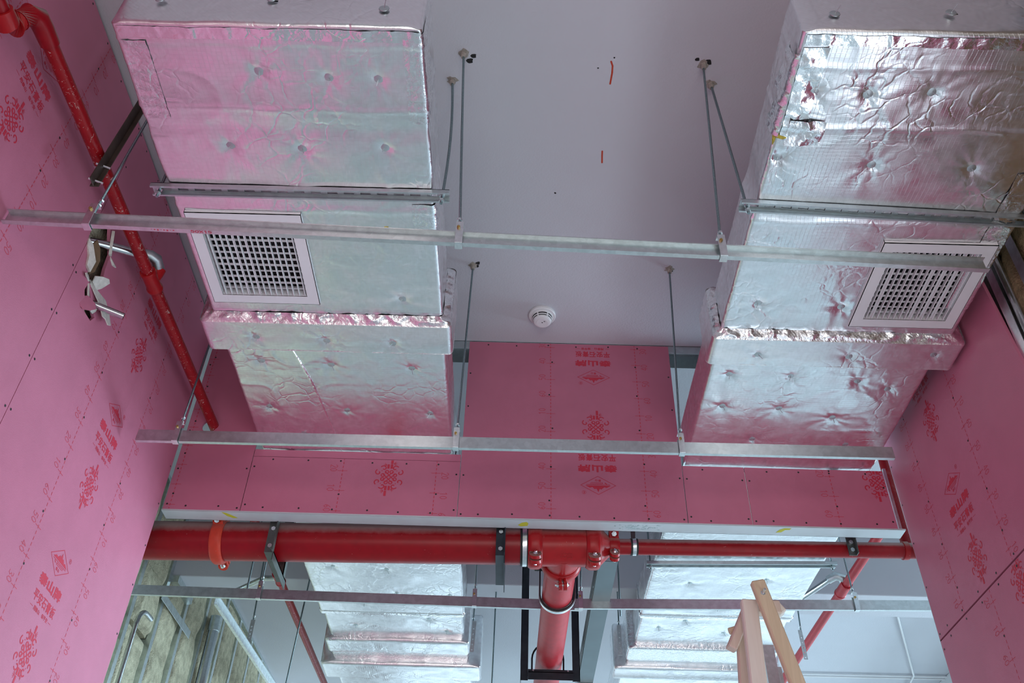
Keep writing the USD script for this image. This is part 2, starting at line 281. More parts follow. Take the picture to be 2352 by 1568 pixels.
# ---- printed marks of the boards
GL = json.loads('''{"\u6cf0B":[[[-50,-16,-34,-4,-46,-3,-49,0,-48,10,-46,12,-38,13,-38,25,-41,25,-43,28,-43,38,-41,40,-10,40,-8,48,-6,49,-1,49,5,49,7,47,8,40,41,40,43,38,43,28,39,25,40,15,38,13,45,12,48,10,48,0,45,-3,33,-4,49,-11,50,-17,42,-25,37,-24,27,-19,23,-23,40,-33,40,-38,34,-45,30,-46,8,-34,7,-44,5,-47,0,-49,-16,-49,-21,-40,-36,-45,-39,-43,-43,-36,-42,-32,-25,-25,-24,-23,-27,-20,-29,-20,-38,-26,-42,-26,-49,-21],[8,-3,8,-3,8,-15,14,-9],[-16,-10,-9,-16,-8,-16,-9,-3,-12,-3]]],"\u5c71B":[[[-44,-39,-44,27,-43,29,-31,31,-27,27,-26,-26,-8,-26,-8,48,-7,49,6,50,8,47,9,-26,28,-26,28,28,31,31,41,31,43,29,44,-47,42,-50,30,-50,26,-42,-41,-42]]],"\u724cB":[[[-50,-41,-44,-17,-44,45,-42,48,-31,48,-28,46,-24,50,-14,49,-12,47,-11,23,-10,24,-10,39,-8,40,6,40,11,50,24,48,26,45,26,40,45,40,47,38,47,-3,45,-6,35,-6,34,-13,47,-14,50,-17,50,-27,47,-29,34,-29,34,-48,32,-49,22,-50,19,-48,19,-30,17,-29,-9,-29,-10,-48,-12,-50,-23,-49,-24,-47,-25,-14,-28,-14,-29,-16,-31,-34,-36,-49,-42,-50,-48,-47],[14,-13,15,-14,19,-14,19,-9],[-9,-9,-8,-9,-5,-7,-9,-6],[-27,8,-28,1,-10,2,-11,8]]],"\u5e73":[[[-50,-8,-50,1,-49,2,-26,3,-37,29,-36,32,-30,34,-29,35,-43,36,-43,48,43,48,44,46,44,37,43,36,31,35,37,32,37,29,24,3,49,2,50,1,50,-8,49,-10,6,-10,6,-46,5,-48,-5,-48,-7,-46,-7,-10,-49,-10],[13,7,24,29,25,36,6,35,6,3,21,3,20,4],[-25,36,-15,10,-17,6,-24,4,-24,3,-7,2,-7,35]]],"\u5b89":[[[-47,-1,-46,9,-18,9,-10,25,-10,27,-32,27,-32,14,-34,13,-44,13,-44,38,-8,38,-11,47,-3,50,1,50,7,38,44,38,44,13,32,14,32,27,-2,27,-2,25,2,24,2,21,-3,10,47,8,47,-2,27,-2,20,-16,14,-23,38,-35,44,-38,45,-42,38,-49,36,-49,4,-33,-11,-42,-39,-50,-45,-42,-45,-39,-21,-33,-10,-27,-34,-18,-25,-2],[-16,-11,-14,-13,2,-18,8,-11,13,-3,-10,-2]]],"\u77f3":[[[-50,-16,-50,-13,-38,-2,-28,11,-17,34,-45,35,-45,46,49,47,50,45,50,36,49,35,-3,35,-13,12,-12,11,41,11,43,10,43,-45,42,-47,32,-46,30,-39,-14,-39,-16,-47,-26,-47,-27,-45,-27,-10,-41,-22,-43,-22],[-14,-1,-15,-28,31,-27,31,-1]]],"\u818f":[[[-47,42,-8,42,-7,48,3,50,8,42,47,42,46,33,34,32,34,16,45,16,46,14,46,-3,45,-4,36,-4,35,6,29,6,29,-9,35,-11,35,-42,32,-47,26,-49,8,-49,6,-44,6,-40,22,-40,22,-38,-22,-38,-23,-49,-24,-50,-34,-49,-34,-11,-30,-9,-29,6,-35,6,-36,-4,-45,-4,-46,-3,-46,14,-45,16,-33,16,-33,32,-47,33]]],"\u677f":[[[-50,-18,-42,-6,-35,16,-35,19,-47,19,-47,28,-46,29,-33,30,-32,49,-23,49,-22,48,-21,29,-10,29,-8,40,19,42,38,47,40,47,46,41,46,38,39,35,24,32,3,30,2,29,2,19,40,19,44,17,43,8,39,-5,29,-24,37,-33,50,-40,44,-49,41,-49,32,-44,21,-34,13,-42,0,-49,-3,-49,-8,-43,-12,-49,-15,-49,-21,-45,-23,-49,-32,-49,-33,-12,-35,-12,-43,-28,-46,-27],[13,7,19,-9,22,-13,28,-3,31,7,14,8],[-6,-38,-4,-38,5,-33,14,-24,3,1,1,-1,-1,-24],[-21,19,-12,2,-10,1,-10,18],[-21,-40,-13,-26,-10,-10,-11,-4,-15,-9,-17,-10,-20,-4,-22,-4,-22,-40]]],"\u7528":[[[-50,-40,-42,-28,-37,-12,-35,49,47,50,50,48,50,-39,45,-47,20,-49,16,-40,17,-36,36,-35,35,-15,12,-15,12,-47,9,-49,-2,-47,-3,-15,-24,-15,-30,-36,-39,-50,-48,-45],[12,-1,36,-2,36,11,12,11],[12,25,35,24,36,36,12,36],[-23,-1,-2,-2,-2,11,-23,11],[-22,25,-3,24,-2,36,-23,36]]],"\u4fdd":[[[-45,-4,-50,7,-34,28,-23,48,-13,44,40,44,42,42,42,9,40,7,20,7,20,0,47,-1,47,-12,27,-13,50,-37,44,-44,41,-44,20,-25,20,-47,18,-48,8,-48,6,-24,-14,-43,-18,-44,-23,-40,-24,-48,-33,-48,-35,-47,-35,2],[-3,19,29,19,29,32,-2,32],[-23,-1,7,0,7,7,-15,8,-15,36,-23,22],[-23,-32,-14,-27,-1,-13,-23,-11]]],"\u6cf0":[[[-50,-17,-31,-2,-47,-1,-47,11,-19,12,-20,14,-37,14,-38,24,-13,25,-12,27,-42,28,-42,40,-9,40,-7,49,-1,49,6,47,6,40,43,39,42,28,2,28,2,25,38,25,38,14,-3,14,-5,11,47,10,47,-1,29,-2,50,-14,50,-17,44,-25,28,-17,21,-25,39,-35,39,-39,34,-46,7,-32,6,-44,0,-49,-16,-49,-20,-39,-37,-45,-42,-35,-21,-25,-29,-18,-43,-25],[7,-18,9,-19,18,-9,11,-1,6,-2],[-19,-11,-8,-21,-6,-21,-6,-1,-13,-1],[-14,-37,-7,-38,-6,-35,-8,-34]]],"\u5c71":[[[-44,28,-33,30,-30,27,-30,-29,-7,-29,-7,49,5,50,7,-29,30,-29,31,28,43,29,44,-49,31,-50,29,-42,-42,-42]]]}''')
def glyph(ch, cx, cy, w, h):
    ps = []
    for rings in GL[ch]:
        rr = [[(cx + r[i]/100*w, cy + r[i + 1]/100*h) for i in range(0, len(r), 2)] for r in rings]
        q = Polygon(rr[0], rr[1:]); ps.append(q if q.is_valid else q.buffer(0))
    return unary_union(ps)
DIG = {'0': [[(.25, 0), (.05, .25), (.05, .75), (.25, 1), (.45, .75), (.45, .25), (.25, 0)]], '1': [[(.1, .8), (.28, 1), (.28, 0)]],
       '2': [[(.04, .78), (.14, .98), (.38, .98), (.46, .75), (.04, 0), (.48, 0)]], '3': [[(.05, .95), (.3, 1), (.45, .78), (.2, .54), (.46, .3), (.3, 0), (.04, .06)]],
       '4': [[(.36, 0), (.36, 1), (.02, .3), (.5, .3)]], '5': [[(.45, 1), (.1, 1), (.06, .55), (.3, .62), (.47, .35), (.3, 0), (.04, .05)]],
       '6': [[(.4, .98), (.12, .6), (.05, .25), (.25, 0), (.45, .25), (.3, .52), (.08, .35)]], 'X': [[(.02, 0), (.48, 1)], [(.02, 1), (.48, 0)]],
       '7': [[(.04, 1), (.46, 1), (.2, 0)]], 'S': [[(.45, .85), (.25, 1), (.06, .78), (.44, .28), (.25, 0), (.05, .15)]], 'R': [[(.08, 0), (.08, 1), (.4, .95), (.4, .55), (.1, .5), (.45, 0)]]}
def strokes(text, h, wd):
    return unary_union([affinity.translate(unary_union([LineString(l).buffer(wd/h, 3) for l in DIG[c]]), .62*i, 0) for i, c in enumerate(text)])
def label(text, cx, cy, h, wd, rot=0):
    g = affinity.scale(strokes(text, h, wd), h, h, origin=(0, 0)); b = g.bounds
    return affinity.rotate(affinity.translate(g, cx - (b[0] + b[2])/2, cy - (b[1] + b[3])/2), rot, origin=(cx, cy))
def sb2(a, b, c, d): return sbox(min(a, c), min(b, d), max(a, c), max(b, d))
def knot():
    out=[]; w=.0046
    L=lambda pts,w_=w: out.append(LineString(pts).buffer(w_/2,3))
    # woven middle: two pairs of strands on each diagonal, joined by round loops at the four sides
    d=.0075
    for s in (-1,1):
        e=s*.00525
        L([(-.0215-e,-.0215+e),(.0215-e,.0215+e)]); L([(-.0215-e,.0215-e),(.0215-e,-.0215-e)])
    for a in (0,90,180,270):
        for sg in (-1,1):
            c=(.0285*math.cos(math.radians(a+sg*21)),.0285*math.sin(math.radians(a+sg*21)))
            out.append(Point(c).buffer(.0095,6).difference(Point(c).buffer(.0050,6)))
    for q in (45,135,225,315):
        for off,sg in ((-17,1),(17,-1)):
            a=math.radians(q+off); px,py=.0535*math.cos(a),.0510*math.sin(a)
            t=np.linspace(0,4.6,12); r=.0045+.0022*t
            pts=[(px+r_*math.cos(sg*t_+a+2.2*sg),py+r_*math.sin(sg*t_+a+2.2*sg)) for t_,r_ in zip(t,r)]
            L(pts,.0050)
        a=math.radians(q); out.append(Point(.046*math.cos(a),.046*math.sin(a)).buffer(.0022,4))
    for s in (1,-1):
        out.append(sb2(s*.003,s*.044,s*.0135,s*.0665)); out.append(sb2(s*.003,s*.069,s*.0135,s*.094))
        out.append(sb2(-s*.0115,s*.044,-s*.0015,s*.0655))
        for k in range(5):
            a=math.radians(-55+27*k+(0 if s>0 else 180))
            L([(s*.0165,s*.070),(s*.0165+.013*math.cos(a),s*.070+.013*math.sin(a))],.0017)
            L([(-s*.0145,s*.062),(-s*.0145-.012*math.cos(a),s*.062+.012*math.sin(a))],.0017)
    return unary_union(out)
KNOT = knot()
def brand_block():
    g = []
    d = Polygon([(-.078, 0), (0, .047), (.078, 0), (0, -.047)]); g.append(d.difference(d.buffer(-.0022)))
    g.append(Polygon([(-.056, .001), (-.036, .012), (-.026, .009), (-.012, .021), (-.006, .017), (0, .034), (.008, .017), (.016, .019), (.026, .009), (.036, .013), (.056, .001)]))
    g += [sbox(-.052, -.0045, .052, -.0022), LineString([(-.036, -.007), (-.030, -.012)]).buffer(.0022, 2), sbox(-.020, -.0095, .036, -.0072), sbox(-.016, -.0145, .032, -.0125), sbox(-.020, -.0145, -.017, -.0072)]
    g += [glyph('\u6cf0', -.007, -.024, .012, .012), glyph('\u5c71', .007, -.024, .012, .012)]
    g += [Point(.062, .036).buffer(.009, 5).difference(Point(.062, .036).buffer(.0076, 5)), label('R', .062, .036, .009, .0009)]
    for i, ch in enumerate('\u6cf0\u5c71\u724c'): g.append(glyph(ch + 'B', -.058 + .058*i, -.086, .056, .038))
    for i, ch in enumerate('\u5e73\u5b89\u77f3\u818f\u677f'): g.append(glyph(ch, -.068 + .034*i, -.143, .032, .036))
    for i, ch in enumerate('\u7528\u6cf0\u5c71 \u4fdd\u5e73\u5b89'):
        if ch != ' ': g.append(glyph(ch, -.048 + .016*i, -.178, .015, .015))
    g += [sbox(-.083, -.1787, -.062, -.1772), sbox(.062, -.1787, .083, -.1772)]
    return unary_union(g), affinity.translate(KNOT, 0, -.307)
BRAND, EMBLEM = brand_block()
def ruler(a0, side, b0, b1):
    """dashed line at a0 with a tick every 0.1 m; the tick '50' stands 0.02 above the brand mark (b = 0)"""
    rows, labs = [], []
    for k in range(int(math.floor((b0 - .02)/.1)), int(math.ceil((b1 - .02)/.1)) + 1):
        b = .02 + .1*k; v = ((5 + k - 1) % 6 + 1)*10
        rows += [sbox(a0 - .021, b - .0011, a0 + .021, b + .0011)]
        rows += [sbox(a0 - .0017, b + q - .006, a0 + .0017, b + q + .006) for q in (0, .02, .04, .06, .08)]
        labs.append(label(str(v), a0 + side*.040, b - side*.013, .030, .0011, -90))
    return unary_union(rows), unary_union(labs)
def board(parent, plane, poly, a0=None, logos=(), flip=False, holes=None, screws=True, name='plasterboard_panel', lab=None, rulers=(-1, 1)):
    """a plasterboard panel (12 mm) with its print and screws as sub-parts"""
    full = poly.difference(holes) if holes is not None else poly
    p = obj(name, plane.slab(full, -.012, 0.), 'pink_board', parent, label=lab)
    P = ''
    x0, y0, x1, y1 = poly.bounds
    if a0 is not None:
        clip = full.buffer(-.002)
        def put(g, nm, mat):
            if flip: g = affinity.rotate(g, 180, origin=(0, 0))
            g = affinity.translate(g, a0, 0); return g
        br, em, ru, la = [], [], [], []
        s = -1 if flip else 1
        lo, hi = sorted((s*(y0 - logos[0]), s*(y1 - logos[0])))
        for lb in logos:
            t = lambda g: affinity.translate(affinity.rotate(g, 180, origin=(0, 0)) if flip else g, a0, lb)
            br.append(t(BRAND)); em.append(t(EMBLEM))
        for sd in rulers:
            r1, l1 = ruler(sd*.205, sd, lo, hi); t = lambda g: affinity.translate(affinity.rotate(g, 180, origin=(0, 0)) if flip else g, a0, logos[0])
            ru.append(t(r1)); la.append(t(l1))
        for nm, gs, mat in (('printed_brand', br, 'print_red'), ('printed_emblem', em, 'print_red'), ('printed_ruler', ru, 'print_faint'), ('printed_numbers', la, 'print_faint')):
            g = unary_union(gs).intersection(clip); m = plane.sheet(g, .0005)
            if m is not None: obj(nm, m, mat, p)
    if screws:
        rng = np.random.default_rng(int(abs(x0*1000) + abs(y0*777))); pts = []
        for y in np.arange(y0 + .02, y1, .19):
            for x in (x0 + .014, x1 - .014): pts.append((x, y + rng.uniform(-.012, .012)))
            if a0 is not None:
                for sd in (-1, 1): pts.append((a0 + sd*.205 + rng.uniform(-.008, .008), y + .07 + rng.uniform(-.02, .02)))
        for x in np.arange(x0 + .09, x1 - .05, .145):
            for y in (y0 + .016, y1 - .016): pts.append((x + rng.uniform(-.012, .012), y + rng.uniform(-.004, .004)))
        c = full.buffer(-.006); pts = [q for q in pts if c.contains(Point(q))]
        obj('screw_heads', plane.sheet(MultiPolygon([Point(q).buffer(.0042, 3) for q in pts]) if len(pts) > 1 else Point(pts[0]).buffer(.0042, 3), .0007), 'screw_dark', p, kind='stuff')
    return p
def lumpy(o, u, v, n, lu, lv, thick, step, seed, amp=.02):
    """a soft slab: front face and rims bulging out of the plane"""
    o, u, v, n = A(*o), A(*u), A(*v), A(*n)
    nu, nv = max(3, int(lu/step)), max(3, int(lv/step)); gu, gv = np.meshgrid(np.linspace(0, lu, nu), np.linspace(0, lv, nv), indexing='ij')
    p = o + gu[..., None]*u + gv[..., None]*v
    edge = np.minimum(np.minimum(gu, lu - gu), np.minimum(gv, lv - gv)); e = np.clip(edge/.05, 0, 1)
    h = thick*(.55 + .45*np.sqrt(e)) + amp*(fbm(p*6, 4, seed) - .5)*2 - amp*1.5*crease(p*np.array([3, 3, 2.2]), seed + 5, 14)
    p = p + h[..., None]*n
    rim = [(i, 0) for i in range(nu)] + [(nu-1, j) for j in range(1, nv)] + [(i, nv-1) for i in range(nu-2, -1, -1)] + [(0, j) for j in range(nv-2, 0, -1)]
    V = p.reshape(-1, 3); f = []
    idx = np.arange(nu*nv).reshape(nu, nv); q = np.stack([idx[:-1, :-1], idx[1:, :-1], idx[1:, 1:], idx[:-1, 1:]], -1).reshape(-1, 4)
    f = np.vstack([q[:, [0, 1, 2]], q[:, [0, 2, 3]]])
    r = np.array([idx[i, j] for i, j in rim]); b = V[r] - n*(((V[r] - o) @ n))[:, None]; k = len(V); m = len(r)
    F2 = [[r[i], k + i, k + (i+1) % m] for i in range(m)] + [[r[i], k + (i+1) % m, r[(i+1) % m]] for i in range(m)]
    V = np.vstack([V, b, b.mean(0)[None]]); F2 += [[k + i, k + m, k + (i+1) % m] for i in range(m)]
    return trimesh.Trimesh(V, np.vstack([f, F2]), process=False)
def cprofile(h, fl, t, sign=1):
    return [(0, -h/2), (sign*fl, -h/2), (sign*fl, -h/2 + t), (sign*t, -h/2 + t), (sign*t, h/2 - t), (sign*fl, h/2 - t), (sign*fl, h/2), (0, h/2)]

# ---- left wall
PL = Plane((XL, 0, 0), (0, 1, 0), (0, 0, 1), (1, 0, 0))
wl = setting('wall_left', 'pink plasterboard partition on the left with red printed rulers and a torn hole', 'wall')
hole1 = Polygon([(2.165, 3.79), (2.16, 3.86), (2.20, 3.93), (2.255, 3.935), (2.285, 3.90), (2.325, 3.865), (2.33, 3.80), (2.345, 3.745), (2.325, 3.70), (2.285, 3.675), (2.245, 3.69), (2.235, 3.74), (2.20, 3.77)])
hole2 = Polygon([(2.275, 3.675), (2.29, 3.667), (2.34, 3.63), (2.39, 3.615), (2.375, 3.585), (2.32, 3.58), (2.295, 3.61), (2.27, 3.635)])
pfar = board(wl, PL, sbox(2.1715, 0, 3.37, 4.405), 2.770, (2.866, 2.266, 3.466, 4.066), holes=unary_union([hole1, hole2]), lab='board with a torn hole where two pipes come out')
board(wl, PL, sbox(.972, 0, 2.1685, 4.405), 1.605, (3.99, 3.39, 2.79), holes=hole1)
board(wl, PL, sbox(-.23, 0, .969, 4.405), .40, (3.39, 2.79))
board(wl, PL, sbox(-1.43, 0, -.233, 4.405), -.80, (3.39, 2.79))
for y in (-1.42, -.232, .37, .97, 1.57, 2.05, 2.75, 3.33): obj('stud', box(A(XL - .075, y - .012, 0), A(XL - .0125, y + .012, 4.40)), 'galvanised_dull', wl)
obj('backing_board', box(A(XL - .09, -1.43, 0), A(XL - .078, 3.37, 4.41)), 'board_core', wl)  # unseen, added behind the studs to block light
obj('end_cap', sweep([(0, -.002), (.074, -.002), (.074, .002), (0, .002)], (XL - .076, 3.371, 0), (XL - .076, 3.371, 4.4), up=(0, 1, 0)), 'galvanised', wl, label='bright galvanised stud closing the end of the wall')
obj('insulation_slab', lumpy((XL - .074, 2.10, 3.4), (0, 1, 0), (0, 0, 1), (1, 0, 0), .5, .75, .03, .03, 3, .008), 'rock_wool', wl)
# torn flaps of the board round the two holes: kraft paper backs and white gypsum edges
def flap(pts, hinge, axis, ang, mat, th=.010, name='torn_flap'):
    m = PL.slab(Polygon(pts), -th, 0.)
    m.apply_transform(trimesh.transformations.rotation_matrix(math.radians(ang), axis, PL.pt(*hinge, 0)))
    obj(name, m, mat, pfar)
flap([(2.165, 3.78), (2.19, 3.775), (2.235, 3.735), (2.24, 3.69), (2.215, 3.70), (2.20, 3.735), (2.175, 3.755)], (2.16, 3.76), (0, .5, -.85), 24, 'torn_paper')
flap([(2.20, 3.76), (2.235, 3.745), (2.25, 3.69), (2.262, 3.71), (2.258, 3.76), (2.235, 3.80), (2.21, 3.82)], (2.21, 3.78), (0, .3, -.95), 30, 'kraft_back')
flap([(2.262, 3.925), (2.275, 3.925), (2.292, 3.89), (2.318, 3.875), (2.328, 3.86), (2.312, 3.855), (2.285, 3.875), (2.27, 3.90)], (2.33, 3.88), (0, -.4, .9), 22, 'torn_paper')
flap([(2.325, 3.86), (2.345, 3.872), (2.372, 3.873), (2.385, 3.858), (2.36, 3.846), (2.335, 3.85)], (2.33, 3.86), (0, 1, .1), -28, 'torn_paper')
flap([(2.275, 3.71), (2.30, 3.735), (2.33, 3.755), (2.35, 3.752), (2.345, 3.715), (2.335, 3.695), (2.29, 3.692)], (2.31, 3.69), (0, 1, .2), 30, 'torn_paper', .004)
flap([(2.285, 3.700), (2.335, 3.71), (2.375, 3.725), (2.415, 3.715), (2.440, 3.675), (2.450, 3.625), (2.425, 3.605), (2.405, 3.617), (2.380, 3.607), (2.362, 3.645), (2.315, 3.665), (2.285, 3.680)], (2.34, 3.70), (0, 1, .25), -20, 'torn_paper', .004)
flap([(2.245, 3.70), (2.27, 3.70), (2.285, 3.69), (2.27, 3.675), (2.25, 3.672), (2.225, 3.655), (2.218, 3.665), (2.24, 3.685)], (2.25, 3.69), (0, 1, -.3), -24, 'torn_paper', .005)
flap([(2.272, 3.668), (2.285, 3.662), (2.325, 3.628), (2.330, 3.605), (2.318, 3.612), (2.298, 3.640)], (2.33, 3.62), (0, -.6, .8), 16, 'torn_paper', .006)
flap([(2.300, 3.635), (2.335, 3.628), (2.345, 3.608), (2.325, 3.585), (2.298, 3.568), (2.276, 3.575), (2.270, 3.608)], (2.275, 3.58), (0, .35, 1), -26, 'pink_board', .004)
flap([(2.345, 3.640), (2.362, 3.645), (2.372, 3.628), (2.368, 3.612), (2.352, 3.610)], (2.36, 3.61), (0, 1, 0), 24, 'torn_paper', .006)

# ---- right wall: boarded from y = 2.31 on, open studs and wool nearer the camera
PR = Plane((XR, 0, 0), (0, -1, 0), (0, 0, 1), (-1, 0, 0))
wr = setting('wall_right', 'pink plasterboard partition on the right, open with studs and rock wool at its near end', 'wall')
board(wr, PR, Polygon([(-3.385, 2.951), (-3.385, 4.405), (-2.36, 4.405), (-2.283, 3.40), (-2.265, 2.951)]), -2.937, (3.372, 3.972), lab='upper board with the red ruler and brand print')
board(wr, PR, sbox(-3.385, 2.32, -2.265, 2.944), -2.725, (3.177, 2.577))
board(wr, PR, sbox(-2.262, 2.32, -1.06, 2.944), -1.5, (2.577, 1.977))
for y in (3.34, 2.95, 2.55, 2.15, 1.75, 1.35, .95, .55, .15, -.25): obj('stud', sweep(cprofile(.045, .045, .0025, -1), (XR + .045, y, 2.33), (XR + .045, y, 4.40), up=(1, 0, 0)), 'galvanised', wr)
obj('edge_stud', sweep(cprofile(.05, .04, .0025, -1), (XR + .036, 2.29, 2.33), (XR + .036, 2.29, 4.40), up=(1, 0, 0)), 'galvanised_bright', wr, label='bright stud along the near edge of the board')
for i, y in enumerate((1.80, 1.40, 1.0, .6, .2, -.2, -.6)):
    for z in (3.2, 2.33): obj('insulation_slab', lumpy((XR + .085, y + .36, z), (0, -1, 0), (0, 0, 1), (-1, 0, 0), .35, 1.18 if z > 3 else .86, .055, .03, 11 + i, .02), 'rock_wool_shaded', wr)
obj('insulation_slab', lumpy((XR + .085, 2.27, 3.2), (0, -1, 0), (0, 0, 1), (-1, 0, 0), .12, 1.18, .05, .03, 31, .02), 'rock_wool_shaded', wr)
obj('backing_board', box(A(XR + .088, -5, 2.32), A(XR + .10, 3.385, 4.41)), 'board_core', wr)
obj('lintel', box(A(XR, -5, 2.30), A(XR + .10, 3.385, 2.318)), 'galvanised', wr)  # unseen lower edge of the wall, over the opening for the light
obj('end_cap', box(A(XR + .0005, 3.386, 0), A(XR + .088, 3.389, 4.4)), 'galvanised', wr)
cd = thing('conduit_pipe', 'bare zinc pipe standing in front of the rock wool at the right edge', 'pipe', (1.70, 2.235, 3.0))
obj('pipe', cyl((1.675, 2.235, 2.2), (1.675, 2.235, 4.3), .014, 18), 'zinc_pipe', cd)

# ---- the middle wall: a bulkhead hanging between the two rooms
PM = Plane((0, YM, 0), (1, 0, 0), (0, 0, 1), (0, -1, 0))
wm = setting('wall_middle', 'hanging bulkhead of red pink plasterboard across the corridor under the ceiling', 'wall')
ZB = HB + .006
board(wm, PM, sbox(-.246, ZB, .728, 4.413), .356, (4.208, 3.610), flip=True, lab='tall board from the lower edge up to the ceiling')
board(wm, PM, sbox(-1.166, ZB, -.249, 3.712), -.557, (3.930,))
board(wm, PM, sbox(-1.166, 3.7145, -.249, 3.750), None, screws=False)
left_corner = sbox(-1.497, ZB, -1.169, 4.413).difference(Point(-1.40, 3.868).buffer(.034, 8)).difference(sbox(-1.150, 3.73, -1.1, 4.03))
board(wm, PM, left_corner, -1.265, (5.24,), rulers=(-1,), lab='narrow board in the left corner')
board(wm, PM, sbox(.731, ZB, 1.001, 3.722), None)
board(wm, PM, sbox(1.004, ZB, 1.612, 3.722), 1.578, (3.967,), lab='board with the red knot emblem at the right end')
obj('edge_bead', sweep([(-.006, -.006), (.006, -.006), (.006, .006), (-.006, .006)], (1.622, YM + .004, ZB), (1.622, YM + .004, 3.735), up=(0, 1, 0)), 'galvanised', wm)
obj('bottom_track', [box(A(-1.5, YM + .001, HB), A(1.643, YM + .075, HB + .0015)), box(A(-1.5, YM + .0735, HB), A(1.643, YM + .075, HB + .035)), box(A(-1.5, YM + .0005, HB), A(1.643, YM + .002, HB + .006))], 'track_zinc', wm, label='pale galvanised track along the lower edge')
TRK = Plane((0, YM, HB), (1, 0, 0), (0, 1, 0), (0, 0, -1))
for pts in (((-1.245, .005), (-1.225, .012), (-1.205, .030), (-1.185, .05), (-1.205, .052), (-1.228, .036)), ((.012, .045), (.028, .025), (.048, .018), (.056, .03), (.052, .05), (.024, .056)), ((1.108, .05), (1.118, .026), (1.136, .012), (1.165, .012), (1.16, .024), (1.142, .026), (1.130, .046))):
    obj('paint_mark', TRK.slab(Polygon(pts), .0002, .0006), 'yellow_paint', wm, label='yellow paint blot')
rng = np.random.default_rng(4)
sc = unary_union([Point(rng.normal(.51, .045), rng.uniform(.018, .058)).buffer(rng.uniform(.0015, .005), 3) for _ in range(60)])
obj('scuff_mark', TRK.slab(sc, .0002, .0005), 'galvanised_dull', wm, kind='stuff')
obj('top_track', [box(A(-1.5, YM + .002, 4.37), A(1.643, YM + .0035, H - .001)), box(A(-1.5, YM + .074, 4.34), A(1.643, YM + .0755, H - .001)), box(A(-1.5, YM + .002, H - .003), A(1.643, YM + .0755, H - .0005))], 'galvanised_dull', wm)
for x in (-.222, .33, .700): obj('stud', sweep(cprofile(.045, .06, .002, 1), (x, YM + .004, ZB), (x, YM + .004, 4.37), up=(1, 0, 0)), 'galvanised', wm)
for x in (-1.14, -.70, -.27, .76, 1.02, 1.56): obj('stud', sweep(cprofile(.045, .06, .002, 1), (x, YM + .004, ZB), (x, YM + .004, 3.70), up=(1, 0, 0)), 'galvanised', wm)

# ---- the room behind
wf = setting('wall_far_left', 'unboarded stud wall with rock wool slabs on the left of the room behind', 'wall')
XF = -2.1
for k in range(10):
    y = 3.955 + .4*k
    obj('stud', [sweep(cprofile(.076, .042, .0025, 1), (XF - .036, y, 0), (XF - .036, y, 4.40), up=(1, 0, 0))], 'galvanised', wf)
    for z, hgt in ((0., 1.2), (1.21, 1.2), (2.42, .9 + .12*(k % 3)), (3.34 + .12*(k % 3), 1.06 - .12*(k % 3))):
        obj('insulation_slab', lumpy((XF - .075, y + .046, z), (0, 1, 0), (0, 0, 1), (1, 0, 0), .348, hgt, .086, .026, 40 + k*4 + int(z*3), .014), 'rock_wool', wf)
obj('top_track', box(A(XF - .06, 3.5, 4.395), A(XF + .006, 8.5, H - .001)), 'galvanised', wf)
obj('beam_track', box(A(XF - .02, 5.19, 3.955), A(XF + .05, 5.51, 3.999)), 'galvanised', wf, label='short track under the beam')
obj('backing_board', box(A(XF - .10, 3.3, 0), A(XF - .08, 12.2, 4.41)), 'board_core', wf)
bm = setting('trim_1', 'grey painted ceiling beam crossing the room behind', 'beam')
obj('beam', rbox((XF - .02, 5.2, 4.0), (12.4, 5.5, H - .0005), .004), 'painted_ceiling', bm)
bm2 = setting('trim_2', 'white ceiling beam at the lower right edge behind the pink wall', 'beam')
obj('beam', rbox((3.62, 5.51, 4.12), (3.95, 12.0, H - .0005), .004), 'white_wall', bm2)
we = setting('wall_end', 'unseen white end wall of the room behind, open for the far light', 'wall')  # out of view, bounces light and shows in the foil reflections
obj('upper_wall', box(A(-2.2, 12.0, 3.3), A(12.6, 12.2, 4.41)), 'white_wall', we)
obj('parapet', box(A(-2.2, 12.0, 0), A(12.6, 12.2, .5)), 'white_wall', we)
# ================================================================ insulated air ducts
def ring_pts(x0, x1, z0, z1, r, nb, ns, nt, nc=5):
    """closed cross-section, bottom first (left to right), with outward normals"""
    P, N = [], []
    def seg(a, b, n, k):
        for t in np.linspace(0, 1, k): P.append(A(*a) + (A(*b) - A(*a))*t); N.append(A(*n))
    def corner(c, a0):
        for a in np.linspace(a0, a0 + math.pi/2, nc + 2)[1:-1]: P.append(A(c[0] + r*math.cos(a), c[1] + r*math.sin(a))); N.append(A(math.cos(a), math.sin(a)))
    seg((x0 + r, z0), (x1 - r, z0), (0, -1), nb); corner((x1 - r, z0 + r), -math.pi/2)
    seg((x1, z0 + r), (x1, z1 - r), (1, 0), ns); corner((x1 - r, z1 - r), 0)
    seg((x1 - r, z1), (x0 + r, z1), (0, 1), nt); corner((x0 + r, z1 - r), math.pi/2)
    seg((x0, z1 - r), (x0, z0 + r), (-1, 0), ns); corner((x0 + r, z0 + r), math.pi)
    return np.array(P), np.array(N)
def grid_faces(n, m, closed=True):
    i, j = np.meshgrid(np.arange(n - 1), np.arange(m if closed else m - 1), indexing='ij'); k = (j + 1) % m
    return np.stack([i*m + j, i*m + k, (i+1)*m + k, (i+1)*m + j], -1).reshape(-1, 4)
def tri(q): return np.vstack([q[:, [0, 1, 2]], q[:, [0, 2, 3]]])
